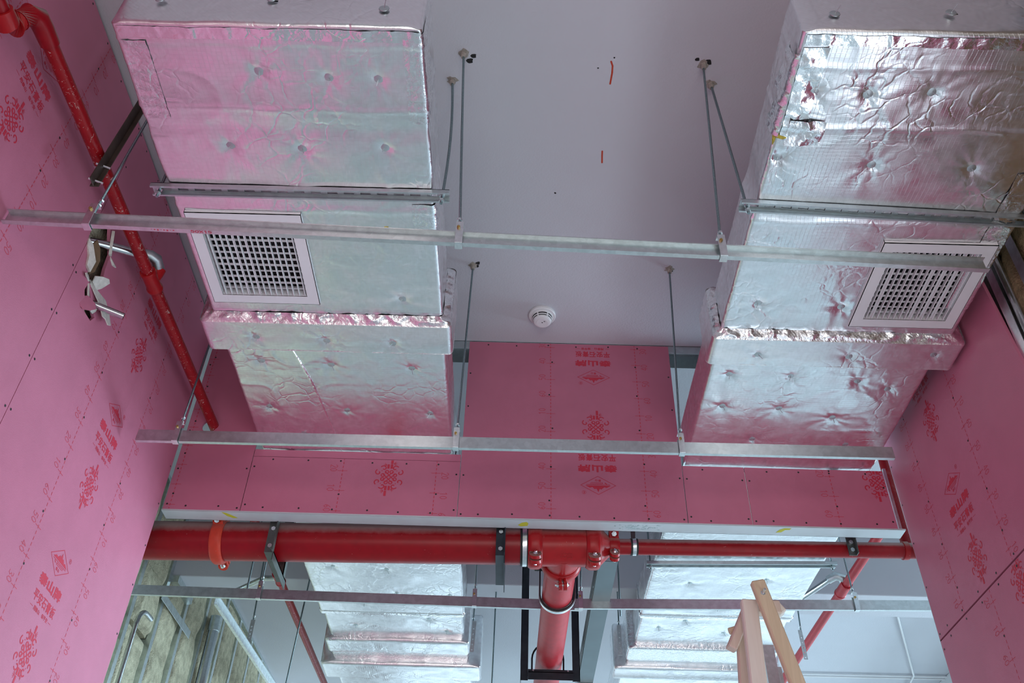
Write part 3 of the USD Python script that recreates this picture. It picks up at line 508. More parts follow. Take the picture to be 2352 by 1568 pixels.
class Duct:
    def __init__(s, x0, x1, z0, z1, r=.014, pins=(), ribs=(), amp=1., seed=0, step=.009):
        s.b = (x0, x1, z0, z1); s.pins, s.ribs, s.amp, s.seed, s.step = list(pins), list(ribs), amp, seed, step
        s.P, s.N = ring_pts(x0, x1, z0, z1, r, max(6, int((x1 - x0)/step)), max(4, int((z1 - z0)/step)), max(4, int((x1 - x0)/(step*6))))
    def disp(s, p):
        q = p*A(1, 1, 1) + s.seed*3.7
        d = .006*(fbm(q*3.5, 2, s.seed) - .5) + .0030*crease(q*A(6, 8, 6), s.seed + 3, 12)*np.clip(noise(q*2.5, s.seed + 9)*2 - .7, 0, 1) + .0014*crease(q*A(17, 21, 17), s.seed + 5, 9)*np.clip(noise(q*5, s.seed + 2)*2 - .8, 0, 1) 
        for y, a, w in s.ribs: d = d + a*np.exp(-((p[..., 1] - y - .004*np.sin(p[..., 0]*23))/w)**2)
        low = np.clip((s.b[2] + .05 - p[..., 2])/.05, 0, 1)
        for i, (x, y) in enumerate(s.pins):
            dx, dy = p[..., 0] - x, p[..., 1] - y; r = np.hypot(dx, dy); t = np.arctan2(dy, dx)
            d = d - low*(.0065*np.exp(-(r/.022)**2) + .0022*np.exp(-(r/.07)**2)) + low*.0034*np.exp(-r/.05)*np.clip(r/.02, 0, 1)*np.abs(np.sin((3 + i % 3)*t + i*1.7 + 6*r))**3
        return d*s.amp
    def at(s, P, N, y):
        base = np.concatenate([P[..., :1], np.full(P.shape[:-1] + (1,), y) if np.ndim(y) == 0 else y[..., None], P[..., 1:]], -1)
        n3 = np.concatenate([N[..., :1], np.zeros(N.shape[:-1] + (1,)), N[..., 1:]], -1)
        return base, n3
    def stations(s, ys):
        P = np.broadcast_to(s.P, (len(ys),) + s.P.shape); N = np.broadcast_to(s.N, P.shape)
        b, n = s.at(P, N, np.broadcast_to(np.array(ys)[:, None], P.shape[:2])); return b, n
    def wrap(s, y0, y1, cap0=True, cap1=True, cut=None):
        ys = np.linspace(y0, y1, max(4, int((y1 - y0)/s.step)))
        b, n = s.stations(ys); V = b + n*s.disp(b)[..., None]
        c = A((s.b[0] + s.b[1])/2, (s.b[2] + s.b[3])/2); rows = [V]
        def cap(y, sg):
            out = []
            for k, ins in ((.03, .0), (.3, .0), (.55, 0), (.75, 0), (.88, 0), (.95, 0), (.988, .001)):
                P = c + (s.P - c)*k; bb = np.stack([P[:, 0], np.full(len(P), y), P[:, 1]], -1)
                bb[:, 1] += sg*(.012*(1 - k**24) + .010*(fbm(bb*6 + s.seed, 3, 77) - .5)*(k < .95)); out.append(bb)
            return out
        if cap0:
            rows = [np.array(cap(y0, -1))] + rows
        if cap1: rows = rows + [np.array(cap(y1, 1))[::-1]]
        G = np.vstack(rows); m = s.P.shape[0]; q = grid_faces(len(G), m)
        if cut is not None:
            flat = G.reshape(-1, 3); cx = flat[q].mean(1)
            inside = (cx[:, 0] > cut[0]) & (cx[:, 0] < cut[1]) & (cx[:, 1] > cut[2]) & (cx[:, 1] < cut[3]) & (cx[:, 2] < s.b[2] + .04)
            q = q[~inside]
        return trimesh.Trimesh(G.reshape(-1, 3), tri(q), process=False)
    def patch(s, u0, u1, y0, y1, off=.0008, seed=5, rag=.004, crum=.0016):
        """a strip of tape lying on the wrap: ring positions u0..u1 (fractions of the ring), y0..y1"""
        m = len(s.P); i0, i1 = int(u0*m), int(u1*m); idx = np.arange(i0, i1 + 1) % m
        ys = np.linspace(y0, y1, max(3, int((y1 - y0)/s.step))); P = np.broadcast_to(s.P[idx], (len(ys), len(idx), 2)); N = np.broadcast_to(s.N[idx], P.shape)
        b, n = s.at(P, N, np.broadcast_to(ys[:, None], P.shape[:2])); V = b + n*(s.disp(b) + off + crum*fbm(b*40, 2, seed) + 2*crum*crease(b*A(20, 26, 20), seed + 1, 8))[..., None]
        e = np.zeros(V.shape[:2]); e[0], e[-1] = -1, 1; V[..., 1] += e*rag*(fbm(b*30, 2, seed + 2) - .5)*2
        return trimesh.Trimesh(V.reshape(-1, 3), tri(grid_faces(len(ys), len(idx), False)), process=False)
    def u(s, i): return i/len(s.P)
def loft(d0, d1, y0, y1, rough=.004, seed=1, k=6):
    """the crinkled foil face between two cross-sections of equal point count"""
    rows = []
    for t in np.linspace(0, 1, k):
        P = d0.P*(1 - t) + d1.P*t; N = d0.N; b = np.stack([P[:, 0], np.full(len(P), y0*(1 - t) + y1*t), P[:, 1]], -1)
        n3 = np.stack([N[:, 0], np.full(len(N), -.8), N[:, 1]], -1); w = math.sin(math.pi*min(1, .15 + t))
        rows.append(b + n3*(rough*(w*(fbm(b*26, 3, seed) - .45) + .8*w*crease(b*A(22, 22, 22), seed + 2, 6)))[:, None])
    G = np.array(rows); return trimesh.Trimesh(G.reshape(-1, 3), tri(grid_faces(k, G.shape[1])), process=False)
def pin(parent, x, y, z, d=(0, 0, -1), tilt=(0, 0, 0), name='insulation_pin'):
    m = lathe([(0, .0032), (.009, .0030), (.0145, .0016), (.0152, 0), (.0145, -.001), (0, -.001)], (x, y, z), d, 16)
    sp = cyl((x, y, z), A(x, y, z) + A(*d)*.024 + A(*tilt), .0012, 5)
    obj(name, [m, sp], 'galvanised_dull', parent, smooth=40)
rnd = np.random.default_rng(7)
def add_pins(parent, duct, pts):
    for x, y in pts:
        z = duct.b[2] - float(duct.disp(np.array([[x, y, duct.b[2]]]))[0])
        pin(parent, x, y, z - .0012, tilt=(rnd.uniform(-.012, .014), rnd.uniform(-.008, .012), 0))

# left duct
LP = [(-.766, 1.475), (-.567, 1.492), (-.425, 1.493), (-.905, 1.74), (-.685, 1.745), (-.430, 1.735), (-.430, 2.41)]
LF = [(-1.02, 2.785), (-.745, 2.80), (-.425, 2.81), (-1.045, 3.09), (-.72, 3.10), (-.37, 3.11), (-.93, 3.28)]
dl = thing('air_duct', 'foil wrapped air duct on the left, beside the wall carrying the red sprinkler pipe', 'air duct', (-.71, 2.4, 3.755), 'foil wrapped air ducts')
L1 = Duct(-1.145, -.287, 3.755, 3.992, pins=LP, ribs=[(1.67, -.004, .035), (1.60, .0032, .006), (1.385, .003, .006), (1.92, -.004, .05), (1.99, .003, .01)], seed=1)
GL_OUT, GR_OUT = (-1.117, -.731, 2.003, 2.434), (1.187, 1.561, 2.038, 2.449)
inner = lambda g, b=.040: (g[0] + b, g[1] - b, g[2] + b, g[3] - b)
obj('duct_wrap', L1.wrap(1.335, 2.53, cut=inner(GL_OUT, .022)), 'foil_wrap', dl, smooth=50)
L2 = Duct(-1.140, -.287, 3.755, 3.992, pins=LF, seed=2)
obj('duct_wrap', L2.wrap(2.62, 3.60, cap0=False, cap1=False), 'foil_wrap', dl, smooth=50)
LC = Duct(-1.190, -.255, 3.720, 4.028, r=.02, pins=[(-.995, 2.60), (-.73, 2.615), (-.48, 2.62)], seed=3)
LC0 = Duct(-1.145, -.287, 3.755, 3.992); LC0.P, LC0.N = ring_pts(-1.145, -.287, 3.755, 3.992, .014, *[max(6, int((LC.b[1] - LC.b[0])/.009)), max(4, int((LC.b[3] - LC.b[2])/.009)), max(4, int((LC.b[1] - LC.b[0])/.054))])
obj('flange_wrap', LC.wrap(2.515, 2.672, cap0=False, cap1=False), 'foil_wrap', dl, smooth=50)
obj('flange_face', [loft(LC0, LC, 2.493, 2.517, .010, 4, 9), loft(LC, LC0, 2.671, 2.685, .004, 6, 4)], 'foil_rough', dl, smooth=60, label='crinkled foil on the near face of the flange')
nb = max(6, int(.858/.009)); m1 = len(L1.P)
obj('foil_tape', L1.patch(0., (nb + 1)/m1, 1.337, 1.372, seed=8), 'foil_tape', dl, smooth=60)
obj('foil_tape', L1.patch((nb - 6)/m1, (nb + 16)/m1, 1.345, 1.64, seed=9), 'foil_rough', dl, smooth=60)
obj('foil_tape', L1.patch((nb - 8)/m1, (nb + 9)/m1, 1.955, 2.12, seed=10), 'foil_rough', dl, smooth=60)
obj('foil_tape', L1.patch(0, 8/m1, 1.38, 1.64, seed=12), 'foil_rough', dl, smooth=60)
L2p = len(L2.P)
lap = tube([(-.885, 2.69, 3.7535), (-.86, 2.80, 3.7525), (-.838, 2.90, 3.7515), (-.823, 3.0, 3.7525), (-.80, 3.2, 3.7535), (-.79, 3.30, 3.7545)], [.002, .006, .0055, .004, .0035, .002], 6)
obj('foil_lap', lap, 'foil_tape', dl, smooth=60)
add_pins(dl, L1, LP); add_pins(dl, L2, LF); add_pins(dl, LC, [(-.995, 2.60), (-.73, 2.615), (-.48, 2.62)])
for x, z in ((-.40, 3.835), (-.72, 3.875), (-1.03, 3.86)): pin(dl, x, 1.316, z, (0, -1, 0), (.006, 0, .01))
obj('insulation_tuft', lumpy((-.462, 2.055, 3.757), (1, 0, 0), (0, 1, 0), (0, 0, -1), .014, .018, .010, .004, 4, .003), 'insulation_yellow', dl, label='yellow insulation tuft poking through the foil')

# right duct
RP = [(.813, 1.483), (.967, 1.488), (1.145, 1.478), (.765, 1.715), (1.055, 1.735), (1.36, 1.74), (.845, 2.36), (1.140, 2.365)]
RF = [(.82, 2.765), (1.06, 2.765), (1.325, 2.79), (.83, 2.97), (1.06, 2.975), (1.295, 3.03), (1.455, 2.83), (1.00, 3.2), (1.40, 3.22)]
dr = thing('air_duct', 'foil wrapped air duct on the right, against the pink wall with bare rock wool', 'air duct', (1.16, 2.4, 3.73), 'foil wrapped air ducts')
R1 = Duct(.735, 1.587, 3.73, 3.925, pins=RP, ribs=[(1.40, .003, .006), (1.60, .004, .007), (1.90, -.004, .05), (1.97, .003, .01)], seed=5)
obj('duct_wrap', R1.wrap(1.300, 2.53, cut=inner(GR_OUT, .022)), 'foil_wrap', dr, smooth=50)
R2 = Duct(.737, 1.572, 3.73, 3.925, pins=RF, seed=6, amp=1.1)
obj('duct_wrap', R2.wrap(2.61, 3.60, cap0=False, cap1=False), 'foil_wrap', dr, smooth=50)
RC = Duct(.706, 1.632, 3.695, 3.955, r=.02, pins=[(.89, 2.60), (1.23, 2.60), (1.535, 2.575)], seed=8)
RC0 = Duct(.735, 1.587, 3.73, 3.925); RC0.P, RC0.N = ring_pts(.735, 1.587, 3.73, 3.925, .014, max(6, int((RC.b[1] - RC.b[0])/.009)), max(4, int((RC.b[3] - RC.b[2])/.009)), max(4, int((RC.b[1] - RC.b[0])/.054)))
obj('flange_wrap', RC.wrap(2.512, 2.657, cap0=False, cap1=False), 'foil_wrap', dr, smooth=50)
obj('flange_face', [loft(RC0, RC, 2.490, 2.514, .010, 14, 9), loft(RC, RC0, 2.656, 2.668, .004, 16, 4)], 'foil_rough', dr, smooth=60, label='crinkled foil on the near face of the flange')
nr = max(6, int(.852/.009)); mr = len(R1.P)
obj('foil_tape', R1.patch(0., (nr + 1)/mr, 1.302, 1.335, seed=18), 'foil_tape', dr, smooth=60)
obj('foil_tape', R1.patch(0., 8/mr, 1.34, 1.64, seed=19, crum=.0022), 'foil_tape', dr, smooth=60)
obj('foil_tape', R1.patch((mr - 12)/mr, (mr - 1)/mr, 1.36, 1.63, seed=20, crum=.006, off=.004), 'foil_rough', dr, smooth=60)
obj('foil_tape', R1.patch(2/mr, 14/mr, 1.575, 1.66, seed=23, crum=.006, off=.003), 'foil_rough', dr, smooth=60)
obj('foil_tape', R1.patch((nr - 9)/mr, (nr + 4)/mr, 1.75, 2.35, seed=21), 'foil_rough', dr, smooth=60)
add_pins(dr, R1, RP); add_pins(dr, R2, RF); add_pins(dr, RC, [(.89, 2.60), (1.23, 2.60), (1.535, 2.575)])
for x, z in ((.83, 3.80), (1.15, 3.82)): pin(dr, x, 1.282, z, (0, -1, 0), (.01, 0, .004))
for p0, p1 in (((.742, 1.632, 3.728), (.778, 1.636, 3.728)), ((.736, 1.628, 3.738), (.738, 1.668, 3.734))):
    obj('insulation_tuft', tube([p0, tuple((A(*p0) + A(*p1))/2 + A(0, .002, -.004)), p1], [.006, .005, .001], 7), 'insulation_yellow', dr)
# continuation of both ducts in the room behind, coarser
def far_run(parent, x0, x1, z0, z1, seed, pins, secs):
    for k, (ya, yb, gx, gz, mat, ca) in enumerate(secs):
        d = Duct(x0 - gx, x1 + gx, z0 - gz, z1 + gz, r=.018, pins=[q for q in pins if ya < q[1] < yb], seed=seed + k, step=.016)
        obj('flange_wrap' if ca else 'duct_wrap', d.wrap(ya, yb, cap0=ca, cap1=ca), mat, parent, smooth=50)
        add_pins(parent, d, d.pins)
far_run(dl, -1.135, -.283, 3.755, 3.99, 20, [(-.98, 4.53), (-.69, 4.55), (-.66, 4.84), (-.36, 4.85), (-.86, 4.98), (-.5, 5.18), (-.95, 5.3), (-.40, 5.36)],
        [(3.55, 5.11, 0, 0, 'foil_wrap', False), (5.09, 5.12, .004, .004, 'foil_tape', True), (5.11, 5.46, -.014, -.004, 'foil_wrap', False), (5.45, 5.62, .018, .030, 'foil_wrap', True), (5.60, 5.76, .01, .02, 'foil_rough', False), (5.76, 5.98, .085, .060, 'foil_wrap', True), (5.98, 7.6, .02, .02, 'foil_wrap', False)])
far_run(dr, .728, 1.60, 3.73, 3.925, 40, [(.95, 4.56), (1.35, 4.50), (.90, 4.83), (1.16, 4.86), (1.42, 4.85), (1.0, 5.05), (.86, 5.15), (1.25, 5.2)],
        [(3.55, 4.98, 0, 0, 'foil_wrap', False), (4.96, 5.0, .006, .006, 'foil_tape', True), (5.0, 5.40, -.012, 0, 'foil_wrap', False), (5.39, 5.56, .025, .030, 'foil_rough', True), (5.55, 5.66, .01, .02, 'foil_wrap', False), (5.66, 5.82, .085, .05, 'foil_wrap', True), (5.82, 7.6, .03, .03, 'foil_wrap', False)])

# ================================================================ air grilles
def grille(g, zf, lab, blank, seed):
    t = thing('air_grille', lab, 'vent', ((g[0] + g[1])/2, (g[2] + g[3])/2, zf), 'white air grilles under the ducts')
    i = inner(g, .040); outer, opening = sbox(g[0], g[2], g[1], g[3]), sbox(i[0], i[2], i[1], i[3])
    pl = Plane((0, 0, zf), (1, 0, 0), (0, 1, 0), (0, 0, -1))
    fr = [pl.slab(outer.difference(opening), -.003, 0.)]
    for a, b in (((i[0] - .0015, i[2]), (i[0], i[3])), ((i[1], i[2]), (i[1] + .0015, i[3])), ((i[0], i[2] - .0015), (i[1], i[2])), ((i[0], i[3]), (i[1], i[3] + .0015))):
        fr.append(box(A(a[0], a[1], zf + .001), A(b[0], b[1], zf + .052)))
    for x in (g[0], g[1] - .0015): fr.append(box(A(x, g[2], zf), A(x + .0015, g[3], zf + .012)))
    for y in (g[2], g[3] - .0015): fr.append(box(A(g[0], y, zf), A(g[1], y + .0015, zf + .012)))
    obj('frame', fr, 'white_enamel', t)
    n = 15; r = np.random.default_rng(seed)
    for k in range(n):
        x = i[0] + (i[1] - i[0])*(k + .6)/n; tw = .0085 if k in blank else r.uniform(-.0012, .0012)
        obj('front_blade', [obox((x, i[2], zf + .011), (x, i[3], zf + .011), .0016, .013, side=(1, 0, 0 if k not in blank else 1.4), c=.0004), cyl((x, i[2], zf + .004), (x, i[3], zf + .004), .0017, 8)], 'white_enamel', t, smooth=40)
    m = 12
    for k in range(m):
        y = i[2] + (i[3] - i[2])*(k + .5)/m
        obj('rear_blade', obox((i[0], y, zf + .026), (i[1], y, zf + .026), .0085, .0014, side=(0, 1, r.uniform(-.55, .1)), c=.0004), 'white_enamel', t)
    obj('neck', [box(A(i[0] - .012, i[2] - .012, zf + .052), A(i[0] - .002, i[3] + .012, zf + .10)), box(A(i[1] + .002, i[2] - .012, zf + .052), A(i[1] + .012, i[3] + .012, zf + .10)),
                 box(A(i[0], i[2] - .012, zf + .052), A(i[1], i[2] - .002, zf + .10)), box(A(i[0], i[3] + .002, zf + .052), A(i[1], i[3] + .012, zf + .10)), box(A(i[0] - .012, i[2] - .012, zf + .10), A(i[1] + .012, i[3] + .012, zf + .103))], 'black_void', t)  # black box behind the blades, paints the dark inside of the duct
    return t
grille(GL_OUT, 3.744, 'white air grille with crossed blades under the left duct', (4, 6), 3)
grille(GR_OUT, 3.717, 'white air grille with crossed blades under the right duct', (1, 8, 10, 12), 4)

# ================================================================ slotted strut rails carrying the ducts
def strut(p0, p1, lab, first=.028, pitch=.0535):
    """41 x 21 mm slotted rail, open side down"""
    p0, p1 = A(*p0), A(*p1); L = np.linalg.norm(p1 - p0); d = (p1 - p0)/L; yv = np.cross([0, 0, 1.0], d)
    t = thing('strut_rail', lab, 'strut', (p0 + p1)/2)
    web = sbox(0, -.0205, L, .0205)
    for k in range(int((L - .03)/pitch)):
        s0 = first + k*pitch
        if s0 + .034 < L: web = web.difference(sbox(s0, -.0085, s0 + .033, .0085))
    pl = Plane(p0, d, yv, (0, 0, -1))
    m = [pl.slab(web, .0, .002)]
    for s in (-1, 1):
        prof = [(s*.0205, 0), (s*.0205, -.018), (s*.0142, -.018), (s*.0142, -.0135), (s*.0155, -.0135), (s*.0155, -.0165), (s*.0187, -.0165), (s*.0187, 0)]
        m.append(sweep(prof, p0, p1))
    obj('rail', m, 'galvanised_dull', t)
    return t, d, yv
s1 = strut((-1.195, 1.911, 3.757), (-.238, 1.911, 3.757), 'slotted galvanised strut rail under the left duct')
s2 = strut((.686, 1.898, 3.732), (1.63, 1.935, 3.732), 'slotted galvanised strut rail under the right duct')
s3 = strut((.682, 4.30, 3.714), (1.645, 4.25, 3.714), 'strut rail under the right duct, just behind the thin red pipe')
s4 = strut((.545, 5.90, 3.645), (1.62, 5.88, 3.645), 'strut rail under the far end of the right duct, at the bottom of the picture')
def rod_with_anchor(t, top, bot, r=.0048, bend=0.):
    top, bot = A(*top), A(*bot); k = np.linspace(0, 1, 9)[:, None]
    pts = top + (bot - top)*k + A(bend, 0, 0)*np.sin(np.pi*k)
    obj('rod', tube(pts, r, 8), 'threaded_zinc', t, smooth=60)
    a = np.linspace(0, 2*np.pi, 13)[:-1]; patch = Polygon([(top[0] + .019*(1 + .3*math.sin(5*q + top[0]*40))*math.cos(q), top[1] + .017*(1 + .3*math.cos(3*q + top[1]*30))*math.sin(q)) for q in a])
    obj('anchor', [lathe([(0, .026), (.0085, .026), (.0105, .016), (.011, 0), (0, 0)], (top[0], top[1], H - .0005), (0, 0, -1), 14), CEIL.slab(patch, .0002, .002)], 'patch_mortar', t)
def strut_hanger(rail, s, top, lab, length=.03):
    t = thing('hanger_rod', lab, 'rod', (top[0], top[1], H), 'threaded rods carrying the strut rails')
    p = s
    rod_with_anchor(t, (top[0], top[1], H - .001), (p[0], p[1], p[2] - .045), bend=top[2] if len(top) > 2 else 0)
    for dz in (-.006, -.031): obj('nut', hexnut((p[0], p[1], p[2] + dz), (0, 0, 1), .0095, .009), 'galvanised', t)
strut_hanger(s1, (-.262, 1.911, 3.757), (-.274, 1.925, .012), 'threaded rod with a slight bend at the inner end of the left strut rail')
strut_hanger(s1, (-1.170, 1.911, 3.757), (-1.172, 1.915), 'threaded rod at the outer end of the left strut rail beside the pink wall')
strut_hanger(s2, (.709, 1.899, 3.732), (.678, 1.915), 'threaded rod at the inner end of the right strut rail')
strut_hanger(s2, (1.610, 1.934, 3.732), (1.612, 1.935), 'threaded rod at the outer end of the right strut rail')
strut_hanger(s3, (.702, 4.298, 3.718), (.70, 4.30), 'threaded rod at the left end of the strut rail behind the thin red pipe')
strut_hanger(s3, (1.622, 4.25, 3.718), (1.622, 4.25), 'threaded rod at the right end of the strut rail behind the thin red pipe')

# ================================================================ suspended ceiling channels and their hangers
def lipped(h, fl, t, s):
    return [(0, -h/2), (s*fl, -h/2), (s*fl, -h/2 + .0035), (s*(fl - .001), -h/2 + .0035), (s*(fl - .001), -h/2 + t), (s*t, -h/2 + t), (s*t, h/2 - t), (s*(fl - .001), h/2 - t), (s*(fl - .001), h/2 - .0035), (s*fl, h/2 - .0035), (s*fl, h/2), (0, h/2)]
def channel(p0, p1, sign, lab, mat='galvanised', group='bare suspended ceiling channels'):
    t = thing('ceiling_channel', lab, 'channel', (A(*p0) + A(*p1))/2, group)
    obj('channel', sweep(lipped(.050, .015, .0014, sign), p0, p1), mat, t)
    return t
ZC = 3.437
ZA0, ZA1 = 3.447, 3.458
chA = channel((-1.494, 1.777, ZA0), (1.372, 1.885, ZA1), 1, 'nearest galvanised ceiling channel, open towards the viewer, crossing below both grilles', 'galvanised')
G5 = strokes('50X15', .009, .0006); G5 = affinity.scale(G5, .020, .0085, origin=(0, 0))
pA = Plane((-.955, 1.775 + .58*.110/2.907 - .0135, ZA0 + .0022 - .0253), (math.cos(.0378), math.sin(.0378), 0), (-math.sin(.0378), math.cos(.0378), 0), (0, 0, -1))
def on_flange(x): return 0
G5b = affinity.scale(G5, 1, -1, origin=(0, 0))
obj('printed_size', pA.sheet(affinity.translate(G5b, .0, .010), .0004), 'print_faint', chA)
mk = unary_union([sbox(-.115 + .009*i, .0045, -.110 + .009*i, .0052 + .0022*((i*7) % 3)) for i in range(8)] + [sbox(-.113 + .009*i, .0035, -.1122 + .009*i, .0075) for i in range(8)])
obj('printed_code', pA.sheet(mk, .0004), 'print_faint', chA, kind='stuff')
chB = channel((-1.442, 2.860, 3.444), (1.423, 2.866, 3.458), -1, 'second galvanised ceiling channel, in front of the pink bulkhead')
chC = channel((-2.02, 4.185, ZC), (.335, 4.228, ZC), -1, 'left galvanised ceiling channel behind the thick red pipe, ending at an overlap')
chD = channel((.300, 4.212, ZC + .0016), (2.6, 4.09, ZC + .0016), -1, 'right galvanised ceiling channel behind the thin red pipe, passing behind the wooden ladder')
chE = channel((-1.50, 4.33, 3.46), (-1.40, 6.3, 3.46), 1, 'galvanised ceiling channel running away from the viewer at lower left', 'galvanised_bright')
def channel_hanger(x, y, zc, top, lab, front, along=0., strap=True):
    """rod, two nuts and a strap clip bent round the channel; front = y side facing the viewer"""
    t = thing('channel_hanger', lab, 'hanger', (x, y, zc), 'rod hangers of the ceiling channels')
    zt = zc + .075
    rod_with_anchor(t, (top[0], top[1], H - .001), (x, y - .004, zc + .030), r=.0042)
    for dz in (.066, .086): obj('nut', hexnut((x + (top[0] - x)*(dz/(H - zc)), y - .004, zc + dz), (0, 0, 1), .0078, .007), 'galvanised_bright', t)
    y0, y1 = y - .020, y + .004
    w = .011
    clip = [box(A(x - w, y0 - .0015, zc - .0275), A(x + w, y0, zc + .060)), box(A(x - w, y0, zc - .029), A(x + w, y1, zc - .0275)), box(A(x - w, y1, zc - .029), A(x + w, y1 + .0015, zc + .045)), box(A(x - w, y0, zc + .060), A(x + w, y + .004, zc + .0615))]
    obj('clip', clip, 'galvanised_bright', t)
    obj('bolt', [cyl((x - .003, y0 - .010, zc + .034), (x - .003, y1 + .008, zc + .034), .0022, 8), hexnut((x - .003, y0 - .004, zc + .034), (0, 1, 0), .0055, .005)], 'brass', t)
channel_hanger(-1.252, 1.786, ZA0 + .001, (-1.19, 1.77), 'rod hanger at the left end of the nearest channel, in front of the sprinkler pipe', 1)
channel_hanger(-.185, 1.827, ZA0 + .005, (-.229, 1.812), 'rod hanger of the nearest channel, just right of the left duct', 1)
channel_hanger(.588, 1.856, ZA0 + .008, (.637, 1.836), 'rod hanger of the nearest channel, just left of the right duct', 1)
channel_hanger(-1.292, 2.872, 3.445, (-1.270, 2.875), 'rod hanger at the left end of the second channel, beside the left pink wall', -1)
channel_hanger(-.232, 2.874, 3.45, (-.219, 2.879), 'rod hanger of the second channel, right of the left duct flange', -1)
channel_hanger(.622, 2.876, 3.454, (.661, 2.872), 'rod hanger of the second channel, left of the right duct flange', -1)
channel_hanger(-1.245, 4.206, ZC, (-1.255, 4.21), 'rod hanger behind the left end of the thick red pipe', -1)
channel_hanger(-.190, 4.226, ZC, (-.185, 4.23), 'rod hanger right of the far part of the left duct', -1)
channel_hanger(.330, 4.219, ZC, (.362, 4.22), 'rod hanger at the overlap of the two far channels', -1)
channel_hanger(1.655, 4.148, ZC, (1.635, 4.15), 'rod hanger in front of the right sprinkler pipe', -1)
def loose_hanger(x, y, zb, top, lab, strap=.15, dx=0.):
    t = thing('channel_hanger', lab, 'hanger', (x, y, zb), 'loose rod hangers in the room behind')
    rod_with_anchor(t, (top[0], top[1], H - .001), (x, y, zb + strap), r=.0045)
    pl = Plane((x, y - .003, zb), (1, 0, 0), (dx, 0, 1), (0, -1, 0)); q = sbox(-.012, 0, .012, strap + .03)
    for k in range(5): q = q.difference(Point(0, .012 + k*strap/5).buffer(.0035, 3))
    obj('strap', pl.slab(q, 0, .0015), 'galvanised', t); obj('nut', hexnut((x, y, zb + strap + .05), (0, 0, 1), .0085, .008), 'galvanised_bright', t)
loose_hanger(1.727, 5.25, 3.606, (1.76, 5.25), 'loose rod with a punched strap left of the right sprinkler pipe', .15, -.03)
loose_hanger(.637, 5.25, 3.60, (.645, 5.25), 'loose rod with a punched strap beside the grey steel channel', .155)
loose_hanger(-.237, 5.25, 3.595, (-.23, 5.25), 'loose rod with a punched strap at the right side of the far left duct', .16, .04)
loose_hanger(-1.468, 4.95, 3.485, (-1.50, 4.95), 'rod hanger above the channel that runs away at lower left', .11)
def bare_rod(name_lab, top, bot): 
    t = thing('hanger_rod', name_lab, 'rod', (top[0], top[1], H), 'bare threaded rods in the room behind'); rod_with_anchor(t, (top[0], top[1], H - .001), bot)
bare_rod('bare threaded rod between the left sprinkler pipe and the far left duct', (-1.235, 5.2), (-1.28, 5.2, 3.36))
bare_rod('bare threaded rod left of the far left channel hanger', (-1.32, 4.2), (-1.31, 4.2, 3.462))
bare_rod('bare dark threaded rod right of the red branch pipe', (.415, 4.40), (.425, 4.40, 3.50))
bare_rod('bare dark threaded rod right of the grey steel channel', (.565, 4.55), (.565, 4.55, 3.53))
bare_rod('bare dark threaded rod left of the red branch pipe', (-.105, 5.3), (-.112, 5.3, 3.36))
# ================================================================ thick fire main behind the bulkhead
def ax(x): return A(x, 3.60, 3.418 + .0150*x)
EX = (ax(1) - ax(0)); EX /= np.linalg.norm(EX)
RB, RS, RT = .084, .0345, .072
def pipe(lab, p0, p1, r, mat='red_enamel', n=36, group=None, name='fire_pipe'):
    t = thing(name, lab, 'pipe', (A(*p0) + A(*p1))/2, group); p0, p1 = A(*p0), A(*p1); d = (p1 - p0)/np.linalg.norm(p1 - p0)
    obj('pipe', ring(p0, p1, r*.93, r, n), mat, t, smooth=40); return t
pipe('thick red fire main pipe running left from the tee under the bulkhead', ax(-2.08), ax(.098), RB, n=48)
pipe('thin red fire pipe running right from the reducer under the bulkhead', ax(.425), ax(1.70), RS)
pipe('thin red pipe end beyond the grooved joint at the right pink wall', ax(1.702), ax(2.6), RS)
def coupling(lab, c, d, r, w, lugs, mat='red_fitting', bolt_axis=None, lug=.030):
    """grooved pipe coupling: two housing halves bolted through lugs"""
    c, d = A(*c), A(*d)/np.linalg.norm(d)
    t = thing('pipe_coupling', lab, 'coupling', c, 'grooved couplings of the fire main')
    h = w/2
    prof = [(r*1.001, -h), (r*1.07, -h), (r*1.13, -h*.82), (r*1.19, -h*.5), (r*1.19, h*.5), (r*1.13, h*.82), (r*1.07, h), (r*1.001, h)]
    parts = [lathe(prof, c, d, 44)]; bolts = []
    for u in lugs:
        u = A(*u); u = u - d*np.dot(u, d); u /= np.linalg.norm(u); s = np.cross(d, u)
        for sg in (-1, 1):
            q = c + u*(r*1.12 + lug*.55) + s*sg*.011
            parts.append(obox(q - u*lug*.75, q + u*lug*.55, w*.85, .014, side=d, c=.004))
            parts.append(cyl(q + u*lug*.55 - s*.007, q + u*lug*.55 + s*.007, w*.425, 16))
        q = c + u*(r*1.12 + lug*.95)
        bolts.append([cyl(q - s*.030, q + s*.034, .0062, 10), hexnut(q + s*.022, s, .0115, .010), lathe([(0, .007), (.007, .006), (.0115, .001), (.0115, 0), (0, 0)], q - s*.019, -s, 14)])
    obj('housing', parts, mat, t, smooth=35)
    for b in bolts: obj('bolt', b, 'galvanised_bright', t, smooth=30)
    return t
coupling('orange red grooved coupling with a long bolt on the thick fire main, left end', ax(-1.285), EX, RB, .052, [(0, -.86, .50), (0, .9, -.42)], 'red_orange', lug=.026)
coupling('red grooved coupling on the left side of the tee', ax(.088), EX, RB*1.02, .062, [(0, -.62, -.78), (0, .6, .8)], lug=.026)
coupling('red grooved coupling on the right side of the tee', ax(.340), EX, RB*1.02, .062, [(0, -.60, -.80), (0, .6, .8)], lug=.026)
coupling('small red grooved coupling between reducer and thin pipe', ax(.432), EX, RS*1.08, .050, [(0, -.62, .78), (0, -.45, -.89)], lug=.020)
